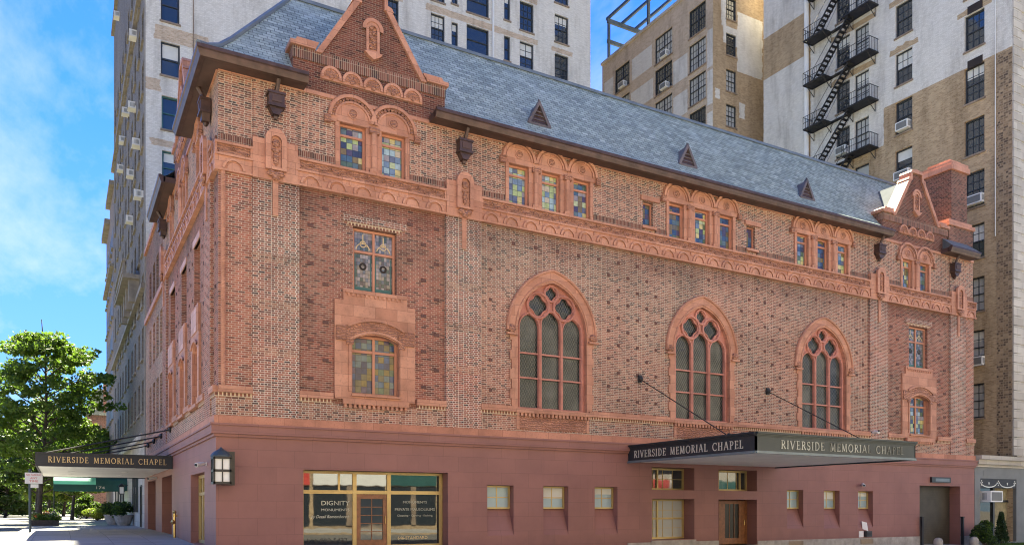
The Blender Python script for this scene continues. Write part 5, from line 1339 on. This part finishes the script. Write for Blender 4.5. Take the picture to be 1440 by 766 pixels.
# fire escape
fe = thing('fire_escape', 'black iron fire escape with zigzag stairs on the white and tan wall', 'fire escape', (RX, 13, 24))
DX = 1.15
for k, z in enumerate([zs_[i] - .35 for i in range(6, 12)]):
    b = MB(FRT)
    for i in range(15): dd = .08 + i * .074; b.box(10.0, 12.5, z, z + .035, dd, dd + .035)
    for i in range(15): dd = .08 + i * .074; b.box(14.2, 16.3, z, z + .035, dd, dd + .035)
    for i in range(4): dd = .08 + i * .074; b.box(12.5, 14.2, z, z + .035, dd, dd + .035)
    for a0, a1 in ((10.0, 16.3),): b.box(a0, a1, z - .05, z + .05, .04, .08)
    for a0, a1 in ((10.0, 12.5), (14.2, 16.3)): b.box(a0, a1, z - .05, z + .05, DX, DX + .05); b.box(a0, a0 + .05, z - .05, z + .05, .08, DX); b.box(a1 - .05, a1, z - .05, z + .05, .08, DX)
    for a in (10.3, 12.3, 14.4, 16.1):
        b.tube([(a, z - .02, DX - .1), (a, z - .75, .04)], .03, 5); b.tube([(a, z - .75, .05), (a, z, .05)], .025, 5)
    b.build('landing', 'iron', fe)
    for a0, a1 in ((10.0, 12.5), (14.2, 16.3)):
        b = MB(FRT)
        for h in (.5, 1.0): b.box(a0, a1, z + h, z + h + .035, DX + .005, DX + .04)
        n = int((a1 - a0) / .22)
        for i in range(n + 1): a = a0 + (a1 - a0) * i / n; b.box(a - .01, a + .01, z, z + 1.0, DX + .012, DX + .032)
        a = 10.0 if a0 < 11 else 16.26
        b.box(a, a + .035, z + 1.0, z + 1.035, .04, DX)
        for i in range(6): b.box(a + .008, a + .028, z, z + 1.0, .15 + i * .18, .17 + i * .18)
        b.build('railing', 'iron', fe)
    b = MB(FRT); z2 = z + 3.68; n = 14; A0, A1 = 15.4, 11.9
    for s_ in (.45, 1.02): b.prism([(A0, z), (A0 + .12, z), (A1 + .12, z2), (A1, z2)], s_ - .02, s_ + .02) ; b.tube([(A0, z + .05, s_ + .03), (A1, z2 + .05, s_ + .03)], .06, 4)
    for i in range(n):
        f = (i + .5) / n; a = A0 + (A1 - A0) * f; b.box(a - .13, a + .13, z + 3.68 * f, z + 3.68 * f + .04, .45, 1.02)
    b.tube([(A0, z + .95, 1.04), (A1, z2 + .95, 1.04)], .022, 5); b.tube([(A0, z + .05, 1.04), (A0, z + .95, 1.04)], .02, 5)
    b.build('stair', 'iron', fe)
    b = MB(FRT); b.tube([(16.0, z + .1, .2), (12.6, z + 4.2, .2)], .012, 4); b.tube([(15.2, z + .1, .15), (11.8, z + 4.2, .15)], .012, 4); b.build('brace_rod', 'iron', fe)

# ================================================================== ground
def sheet(name, mat, x0, x1, y0, y1, nx, ny, dz):
    me = bpy.data.meshes.new(name); v = []; f = []
    for j in range(ny + 1):
        for i in range(nx + 1):
            x = x0 + (x1 - x0) * i / nx; y = y0 + (y1 - y0) * j / ny; v.append((x, y, gz(x, y) + dz))
    for j in range(ny):
        for i in range(nx): q = j * (nx + 1) + i; f.append((q, q + 1, q + nx + 2, q + nx + 1))
    me.from_pydata(v, [], f); me.materials.append(M[mat]); o = bpy.data.objects.new(name, me); COL.objects.link(o); o['kind'] = 'structure'; return o
g_ = sheet('ground', 'earth', -700, 900, -500, 1100, 40, 40, -.6)
sheet('avenue_road', 'asphalt', -60, 160, -26, -6.2, 60, 4, -.13)
sheet('side_street_road', 'asphalt', -15.5, -6.9, -6.2, 230, 6, 60, -.13)
sheet('pavement', 'sidewalk', -6.9, 0.02, -6.2, 230, 4, 60, 0)
sheet('pavement', 'pave_light', 0.02, 120, -6.2, 2, 50, 2, 0)
sheet('pavement', 'sidewalk', -19, -15.5, -6.2, 230, 2, 60, 0)
sheet('pavement', 'sidewalk', -60, 160, -40, -26, 40, 2, 0)
def kerb(pts):
    b = MB(FW)
    for (xa, ya), (xb, yb) in zip(pts, pts[1:]):
        d = Vector((xb - xa, yb - ya, 0)).normalized(); nx, ny = -d.y * .09, d.x * .09
        za, zb = gz(xa, ya), gz(xb, yb)
        for q in ([(xa - nx, za + .012, ya - ny), (xb - nx, zb + .012, yb - ny), (xb + nx, zb + .012, yb + ny), (xa + nx, za + .012, ya + ny)],
                  [(xa - nx, za - .2, ya - ny), (xb - nx, zb - .2, yb - ny), (xb - nx, zb + .012, yb - ny), (xa - nx, za + .012, ya - ny)],
                  [(xa + nx, za - .2, ya + ny), (xb + nx, zb - .2, yb + ny), (xb + nx, zb + .012, yb + ny), (xa + nx, za + .012, ya + ny)]): b.face(q)
    o = b.build('kerb', 'concrete'); o['kind'] = 'structure'
kerb([(-6.9, y) for y in range(-6, 231, 8)]); kerb([(-15.5, y) for y in range(-6, 231, 8)]); kerb([(x, -6.2) for x in range(-7, 121, 6)])
# ================================================================== plants
def leaves(mb_v, mb_f, mi, mats_i, c, r, n, size, rg, flat=.55):
    for _ in range(n):
        while True:
            x, y, z = rg.uniform(-1, 1), rg.uniform(-1, 1), rg.uniform(-1, 1)
            q = x*x + y*y + z*z
            if q <= 1 and q > rg.random() * .5: break
        p = Vector((c[0] + x * r[0], c[1] + y * r[1], c[2] + z * r[2]))
        nrm = Vector((rg.gauss(0, 1), rg.gauss(0, 1), rg.gauss(0, 1) + flat * 1.6)).normalized()
        t = nrm.orthogonal().normalized(); bq = nrm.cross(t); a = rg.uniform(0, 2*PI)
        u = (t * math.cos(a) + bq * math.sin(a)); w = nrm.cross(u); s = size * rg.uniform(.6, 1.25)
        i = len(mb_v)
        dr = nrm * (s * .18)
        mb_v += [p - u * s, p + w * s * .5 - dr, p + u * s * .9, p - w * s * .5 - dr]
        mb_f.append((i, i+1, i+2, i+3)); mi.append(rg.choice(mats_i))
def mesh_obj(name, v, f, mi, mats, parent=None):
    off = ORG.get(parent.name, Vector()) if parent else Vector()
    me = bpy.data.meshes.new(name); me.from_pydata([q - off for q in v], [], f)
    for m in mats: me.materials.append(M[m])
    me.polygons.foreach_set('material_index', mi); me.update()
    o = bpy.data.objects.new(name, me); COL.objects.link(o)
    if parent: o.parent = parent
    ORG[o.name] = off
    return o
def tree(loc, h, spread, label, seed, mats=('leaf',), lsize=.26, nleaf=16000, low=.28, trunk_r=.2, group='street trees', nl=46, cat='tree', name='street_tree', lean=(0, 0)):
    rg = random.Random(seed); X, Y, Z = loc
    t = thing(name, label, cat, loc, group)
    tr = MB(FW); tips = []
    top = Vector((X + lean[0], Y + lean[1], Z + h * .92)); base = Vector((X, Y, Z - .2))
    def trunkp(f): return base.lerp(top, f) + Vector((math.sin(f * 5 + seed) * .25, math.cos(f * 4 + seed) * .2, 0))
    P = [trunkp(f / 10) for f in range(11)]
    tr.tube([(p.x, p.z, p.y) for p in P], [trunk_r * (1.25 if k == 0 else 1) * (1 - .085 * k) for k in range(11)], 9)
    for k in range(nl):
        f = low + (1 - low) * ((k + rg.random()) / nl) ** .9
        st = trunkp(min(.97, f * .86)); a = k * 2.4 + rg.uniform(-.4, .4)
        prof = math.sin(PI * min(1, .16 + .80 * (f - low) / (1 - low))) ** .7
        L = spread * prof * rg.uniform(.55, 1.05)
        e = st + Vector((math.cos(a) * L, math.sin(a) * L, rg.uniform(.05, .35) * L + h * .04))
        mid = st.lerp(e, .5) + Vector((0, 0, L * .10))
        tr.tube([(q.x, q.z, q.y) for q in (st, mid, e)], [trunk_r * .42 * (1 - .5 * f), trunk_r * .26 * (1 - .4 * f), .02], 5, caps=False)
        for q, sc in ((e, 1), (mid.lerp(e, .45), .8), (e + Vector((rg.gauss(0, .5), rg.gauss(0, .5), rg.gauss(0, .35))) * spread * .25, .7)):
            tips.append((q, sc))
        if L > spread * .5:
            e2 = mid + Vector((math.cos(a + .9) * L * .45, math.sin(a + .9) * L * .45, L * .15)); tr.tube([(q.x, q.z, q.y) for q in (mid, e2)], [trunk_r * .2, .015], 4, caps=False); tips.append((e2, .75))
    v, f, mi = [], [], []
    per = nleaf // len(tips)
    for q, sc in tips:
        r = spread * .185 * sc * rg.uniform(.75, 1.25)
        leaves(v, f, mi, range(len(mats)), q, (r * 1.25, r * 1.25, r * .55), int(per * sc * 1.15), lsize, rg)
    mesh_obj('crown', v, f, mi, mats, t)
    tr.build('trunk', 'bark', t, smooth=True)
    return t
def shrub(name, loc, r, label, seed, mats, n, lsize, cat='shrub', group=None, ncl=14):
    rg = random.Random(seed); t = thing(name, label, cat, loc, group); v, f, mi = [], [], []
    st = MB(FW)
    for k in range(ncl):
        a = rg.uniform(0, 2*PI); q = rg.random() ** .5
        c = (loc[0] + math.cos(a) * r[0] * q * .7, loc[1] + math.sin(a) * r[1] * q * .7, loc[2] + r[2] * rg.uniform(.45, 1.6) * (1.1 - .4 * q))
        leaves(v, f, mi, range(len(mats)), c, (r[0] * .42, r[1] * .42, r[2] * .38), n // ncl, lsize, rg)
        st.tube([(loc[0], loc[2], loc[1]), (c[0], c[2], c[1])], [.035, .012], 4, caps=False)
    mesh_obj('foliage', v, f, mi, mats, t); st.build('stem', 'bark', t)
    return t
g0 = gz(-6, 40)
tree((-6.15, 41.5, g0), 17.2, 4.7, 'tall leafy green street tree in a flower bed by the kerb', 11, ('leaf',), .20, 19000, .24, .2, nl=52)
tree((-6.6, 56, g0), 12.5, 5.2, 'green street tree in the shade behind the tall kerb tree', 23, ('leaf', 'leaf_dark'), .30, 9000, .25, .2)
tree((-3.6, 76, g0), 12.8, 5.0, 'yellow green street tree before the far brick house', 5, ('leaf_y', 'leaf_y', 'leaf'), .30, 12000, .22, .2)
tree((-6.5, 98, g0), 12, 5.2, 'distant green street tree beyond the green awning', 31, ('leaf', 'leaf_y'), .4, 7000, .2, .2)
tree((-4.5, 122, g0), 13, 6.5, 'most distant street tree closing the pavement view', 37, ('leaf', 'leaf_dark'), .5, 6000, .12, .25)
for k, (x, y, h, s_, m_, l) in enumerate([(-12.6, 118, 9, 5, ('leaf_pale', 'leaf'), 'pale bushy tree beyond the road, nearest the no parking sign'), (-17.5, 124, 10, 6, ('leaf_pale', 'leaf_y'), 'pale bushy tree beyond the road, at the left edge of the picture'), (-9.5, 140, 12, 6, ('leaf', 'leaf_pale'), 'tall green tree far behind the pale bushy ones'), (-20, 150, 14, 8, ('leaf', 'leaf_dark'), 'dark green tree far off at the left edge')]):
    tree((x, y, .2), h, s_, l, 50 + k, m_, .42, 7000, .02, .2, 'trees beyond the road', nl=34)
shrub('yellow_shrub', (-1.55, 66, g0), (1.5, 1.2, .9), 'bright yellow green bush on the pavement past the green awning', 3, ('leaf_y',), 2600, .13)
shrub('green_shrub', (-2.2, 82, g0), (1.8, 1.5, 1.7), 'dark green bush behind the yellow one', 4, ('leaf', 'leaf_dark'), 3000, .2)
shrub('green_shrub', (-5.9, 62, g0), (.8, .8, .7), 'low dark bush near the kerb behind the flower bed', 6, ('leaf_dark', 'leaf'), 1500, .14)
v, f, mi = [], [], []; rg = random.Random(5)
for k in range(60):
    c = (rg.uniform(-22, 9), rg.uniform(165, 176), rg.uniform(.5, 7) * (1 if k % 3 else .4)); leaves(v, f, mi, (0, 1, 2), c, (3.2, 2.5, 1.8), 130, .5, rg)
tag(mesh_obj('far_greenery', v, f, mi, ('leaf', 'leaf_dark', 'leaf_pale')), 'far mass of park greenery closing the end of the side street', 'greenery', kind='stuff')
# planters by the green awning
for (x, y, s_, l) in ((-1.35, 40.2, 1.0, 'round stone planter with a dark leafy shrub, further from the wall'), (-.75, 37.6, 1.1, 'round stone planter with a dark leafy shrub, nearer the doorway')):
    t = thing('planter', l, 'planter', (x, y, g0), 'planters by the green awning')
    b = MB(FW); b.lathe((x, y), [(.38*s_, g0), (.52*s_, g0 + .35), (.62*s_, g0 + .72), (.66*s_, g0 + .74), (.66*s_, g0 + .82), (.56*s_, g0 + .82)], 16); b.build('pot', 'concrete', t, smooth=False)
    v, f, mi = [], [], []; rg = random.Random(int(y))
    for k in range(10):
        a = rg.uniform(0, 6.3); c = (x + math.cos(a) * .45, y + math.sin(a) * .45, g0 + 1.05 + rg.uniform(-.15, .55)); leaves(v, f, mi, (0, 1), c, (.42, .42, .34), 150, .12, rg)
    mesh_obj('foliage', v, f, mi, ('leaf_dark', 'leaf'), t)
# tree bed with flowers
t = thing('flower_bed', 'wooden edged bed of orange and white flowers round the kerb tree', 'flower bed', (-6.1, 41.5, g0))
b = MB(FW)
for q in ((-7.0, -5.05, 39.6, 39.75), (-7.0, -5.05, 43.4, 43.55), (-7.0, -6.85, 39.75, 43.4), (-5.2, -5.05, 39.75, 43.4)): b.box(q[0], q[1], g0, g0 + .42, q[2], q[3])
b.build('edging', 'bark', t)
b = MB(FW); b.box(-6.85, -5.2, g0, g0 + .3, 39.75, 43.4); b.build('soil', 'earth', t)
v, f, mi = [], [], []; rg = random.Random(9)
for k in range(46):
    c = (rg.uniform(-6.9, -5.1), rg.uniform(39.7, 43.3), g0 + .55 + rg.uniform(-.1, .3))
    if abs(c[0] + 6.15) < .3 and abs(c[1] - 41.5) < .3: continue
    leaves(v, f, mi, (0,), c, (.28, .28, .22), 40, .09, rg); leaves(v, f, mi, (rg.choice((1, 2, 3)),), (c[0], c[1], c[2] + .16), (.24, .24, .12), 22, .07, rg, 1)
mesh_obj('flowers', v, f, mi, ('leaf', 'flower_r', 'flower_w', 'leaf_y'), t)
# right end: shrub, small conifer, strip of lawn
gr = gz(46, 0)
shrub('round_shrub', (44.9, -1.25, gr), (.95, .7, .85), 'rounded dark shrub at the end of the chapel wall', 14, ('leaf_dark', 'leaf_dark', 'leaf'), 3600, .10)
t = thing('conifer', 'small dark upright conifer before the grey shop', 'shrub', (47.6, -.75, gr)); v, f, mi = [], [], []; rg = random.Random(77)
for k in range(12): leaves(v, f, mi, (0,), (47.6, -.75, gr + .25 + k * .15), (.52 * (1 - k / 15), .52 * (1 - k / 15), .2), 130, .09, rg)
mesh_obj('foliage', v, f, mi, ('leaf_dark',), t); b = MB(FW); b.tube([(47.6, gr, -.75), (47.6, gr + 1.9, -.75)], [.05, .02], 6); b.build('stem', 'bark', t)
lw = MB(FW); lw.face([(46.2, gr + .03, -2.1), (54, gr - .05, -2.1), (54, gr - .05, -.2), (46.2, gr + .03, -.2)])
v, f, mi = [], [], []
for _ in range(5200):
    x, y = rg.uniform(46.2, 53.5), rg.uniform(-2.1, -.25); z = gr - .01 * (x - 46.2); h = rg.uniform(.06, .14); a = rg.uniform(0, 6.3); i = len(v)
    v += [Vector((x, y, z)), Vector((x + .03 * math.cos(a), y + .03 * math.sin(a), z)), Vector((x + rg.uniform(-.04, .04), y + rg.uniform(-.04, .04), z + h))]; f.append((i, i+1, i+2)); mi.append(0)
lawn = mesh_obj('lawn', v, f, mi, ('leaf_grass',)); tag(lawn, 'strip of short green grass before the grey shop', 'grass', kind='stuff')
so = lw.build('soil', 'earth'); so['kind'] = 'structure'

# ================================================================== side street furniture
aw = thing('green_awning', 'long green canvas awning numbered 174 reaching from a doorway to the kerb', 'awning', (-.05, 44.5, 3.0))
b = MB(FW); b.face([(-5.45, 3.55, 44.5), (-.05, 3.55, 44.5), (-.05, 3.04, 44.5), (-5.45, 3.04, 44.5)]); b.face([(-5.45, 3.55, 47.3), (-.05, 3.55, 47.3), (-.05, 3.04, 47.3), (-5.45, 3.04, 47.3)]); b.face([(-5.46, 3.55, 44.5), (-5.46, 3.55, 47.3), (-5.46, 3.04, 47.3), (-5.46, 3.04, 44.5)]); val = b.build('valance', 'awning', aw)
b = MB(FW); 
def arch(x0, x1, top, m):
    n = 8
    for k in range(n):
        t0, t1 = PI * k / n, PI * (k + 1) / n
        q = [(45.9 - 1.4 * math.cos(t), 3.55 + top * math.sin(t)) for t in (t0, t1)]
        b.face([(x0, q[0][1], q[0][0]), (x1, q[0][1], q[0][0]), (x1, q[1][1], q[1][0]), (x0, q[1][1], q[1][0])], m)
arch(-5.45, -2.4, .72, 0); arch(-2.4, -.05, .95, 1); b.build('canvas_top', ['mint', 'awning'], aw)
b = MB(FW)
for y in (44.55, 47.25): b.tube([(-5.42, g0, y), (-5.42, 3.6, y)], .035, 6)
b.build('pole', 'iron', aw)
text(Fr((0, 44.496, 0)), '174', -2.1, 3.19, .22, 0, 'letter', aw, width=.62)
t = thing('wall_lamp', 'small dark glass lantern hanging by the green awning', 'lantern', (-.5, 43.6, 2.9))
b = MB(FW); b.box(-.75, -.35, 2.75, 2.82, 43.4, 43.8); b.box(-.75, -.35, 3.35, 3.42, 43.4, 43.8)
for sx in (-.74, -.40):
    for sy in (43.42, 43.74): b.box(sx, sx + .04, 2.8, 3.36, sy, sy + .04)
b.lathe((-.55, 43.6), [(.26, 3.42), (.14, 3.58), (.03, 3.66)], 8); b.box(-.35, -.02, 3.5, 3.55, 43.57, 43.63); b.build('frame', 'black', t)
b = MB(FW); b.box(-.70, -.40, 2.82, 3.35, 43.45, 43.75); b.build('glass', 'lamp_glass', t)
# no parking sign
t = thing('parking_sign', 'grey kerbside pole with a white and red no parking sign', 'street sign', (-6.38, 21.2, gz(-6, 21)))
zb = gz(-6, 21)
b = MB(FW); b.tube([(-6.38, zb - .1, 21.2), (-6.38, 3.75, 21.2)], .07, 10); b.build('pole', 'steel_blue', t)
Fsg = Fr((0, 21.11, 0), (1, 0, 0), (0, -1, 0))
b = MB(Fsg); b.box(-6.62, -5.78, 2.95, 3.55, -.02, 0.0); b.build('sign_plate', 'paper', t)
b = MB(Fsg); b.box(-6.35, -5.98, 2.72, 2.92, -.02, 0); b.build('small_plate', 'paper', t)
text(Fsg, 'NO PARKING', -6.2, 3.38, .10, .004, 'red_ink', t, width=.7); text(Fsg, 'ANY', -6.2, 3.20, .11, .004, 'red_ink', t, width=.34); text(Fsg, 'TIME', -6.2, 3.03, .11, .004, 'red_ink', t, width=.42)

# ================================================================== across the avenue (unseen; fills reflections, pale stone chosen for a brighter sun bounce)

for k, (x0, x1, h, c, l) in enumerate(((-58, -14, 22, 'limestone', 'pale limestone house row across the avenue, left part'), (-13.6, 28, 24, 'tan_plain', 'tan brick house across the avenue behind the camera'), (28.4, 80, 22, 'limestone', 'pale limestone house across the avenue, right part'))):
    t = thing('opposite_house', l, 'house', (x0, -41, 0))
    FO = Fr((0, -40.5, 0), (1, 0, 0), (0, 1, 0))
    b = MB(FO); b.box(x0, x1, -1, h, -12, 0); b.box(x0, x1, h, h + .5, -12, .5); b.build('wall', c, t)
    b = MB(FO)
    n = int((x1 - x0) / 3.1)
    for fl_ in range(int((h - 5) / 3.5)):
        for i in range(n): a = x0 + 1 + i * 3.1; z = 6.2 + fl_ * 3.5; b.box(a, a + 1.3, z, z + 2.0, -.01, .03)
    o = b.build('windows', 'glass', t); o['kind'] = 'stuff'
    b = MB(FO); q = MB(FO); a = x0 + .3; i = 0
    while a < x1 - 5:
        w = 4.2 + (i * 37 % 11) * .3; b.box(a, min(a + w, x1 - .3), 0, 3.6, -.01, .04); b.box(a + w * .45, a + w * .55, 0, 3.6, .04, .1, 1)
        q.prism([(a, 3.7), (min(a + w, x1 - .3), 3.7), (min(a + w, x1 - .3), 4.9), (a, 4.9)], .0, .15, (0, 1, 2, 0, 3)[i % 5]); a += w + .35; i += 1
    b.build('shop_windows', ['glass', 'rust'], t)['kind'] = 'stuff'; q.build('shop_boards', ['white', 'awning', 'blue_board', 'red_ink'], t)['kind'] = 'stuff'

# ================================================================== light, sky, camera
EL, AZ = 55.0, 6.0
sun = bpy.data.lights.new('sun', 'SUN'); sun.energy = 5.0; sun.angle = math.radians(.53); sun.color = (1.0, .94, .84)
so = bpy.data.objects.new('sun', sun); COL.objects.link(so)
d = Vector((math.sin(math.radians(AZ)) * math.cos(math.radians(EL)), math.cos(math.radians(AZ)) * math.cos(math.radians(EL)), math.sin(math.radians(EL))))
so.rotation_euler = d.to_track_quat('Z', 'Y').to_euler()
w = bpy.data.worlds.new('World'); S.world = w; w.use_nodes = True
g = G(w.node_tree); bg = w.node_tree.nodes['Background']
sky = g.n('ShaderNodeTexSky', sky_type='NISHITA'); sky.sun_disc = False; sky.sun_elevation = math.radians(EL); sky.sun_rotation = math.radians(AZ)
sky.air_density = 1.0; sky.dust_density = 0.0; sky.ozone_density = 3.0
tc = g.n('ShaderNodeTexCoord'); gen = tc.outputs['Generated']
sx = g.n('ShaderNodeSeparateXYZ'); g.l(gen, sx.inputs[0])
zz = g.math('ADD', g.math('MAXIMUM', sx.outputs[2], 0.0), .12)
cv = g.n('ShaderNodeCombineXYZ'); g.l(g.math('DIVIDE', sx.outputs[0], zz), cv.inputs[0]); g.l(g.math('DIVIDE', sx.outputs[1], zz), cv.inputs[1])
mp = g.n('ShaderNodeMapping'); mp.inputs['Scale'].default_value = (1.0, .42, 1); mp.inputs['Rotation'].default_value = (0, 0, -.55); g.l(cv.outputs[0], mp.inputs[0])
n1 = g.noise(mp.outputs[0], 1.25, 9, .62)
cl = g.ramp(n1, [(.47, (0, 0, 0)), (.76, (.85, .85, .85))])
hs = g.n('ShaderNodeHueSaturation'); hs.inputs['Saturation'].default_value = 1.2; g.l(sky.outputs[0], hs.inputs['Color'])
blue = g.mix(1, hs.outputs[0], (.22, .42, .86), 'MULTIPLY')
hz = g.ramp(sx.outputs[2], [(0.0, (.75, .75, .75)), (.42, (0, 0, 0))])
blue = g.mix(hz, blue, (.80, 1.32, 2.2))
c = g.mix(cl, blue, (2.9, 3.1, 3.4))
g.l(c, bg.inputs['Color']); bg.inputs['Strength'].default_value = .06
cam_ = bpy.data.cameras.new('camera'); co = bpy.data.objects.new('camera', cam_); COL.objects.link(co); S.camera = co
co.location = (-4.855, -30.015, 1.6); co.rotation_euler = (PI/2, 0, -math.atan2(.4906, .8714))
cam_.sensor_width = 36; cam_.lens = 1124.3 / 1440 * 36; cam_.shift_y = (714 - 383) / 1440
cam_.clip_start = .1; cam_.clip_end = 3000
S.view_settings.view_transform = 'Standard'; S.view_settings.look = 'None'; S.view_settings.gamma = 1; S.view_settings.use_curve_mapping = False
S.view_settings.exposure = 2.8
S.view_settings.use_white_balance = True; S.view_settings.white_balance_temperature = 7500; S.view_settings.white_balance_tint = 0
S.cycles.max_bounces = 6; S.cycles.diffuse_bounces = 4; S.cycles.use_denoising = True; S.cycles.filter_width = 1.1
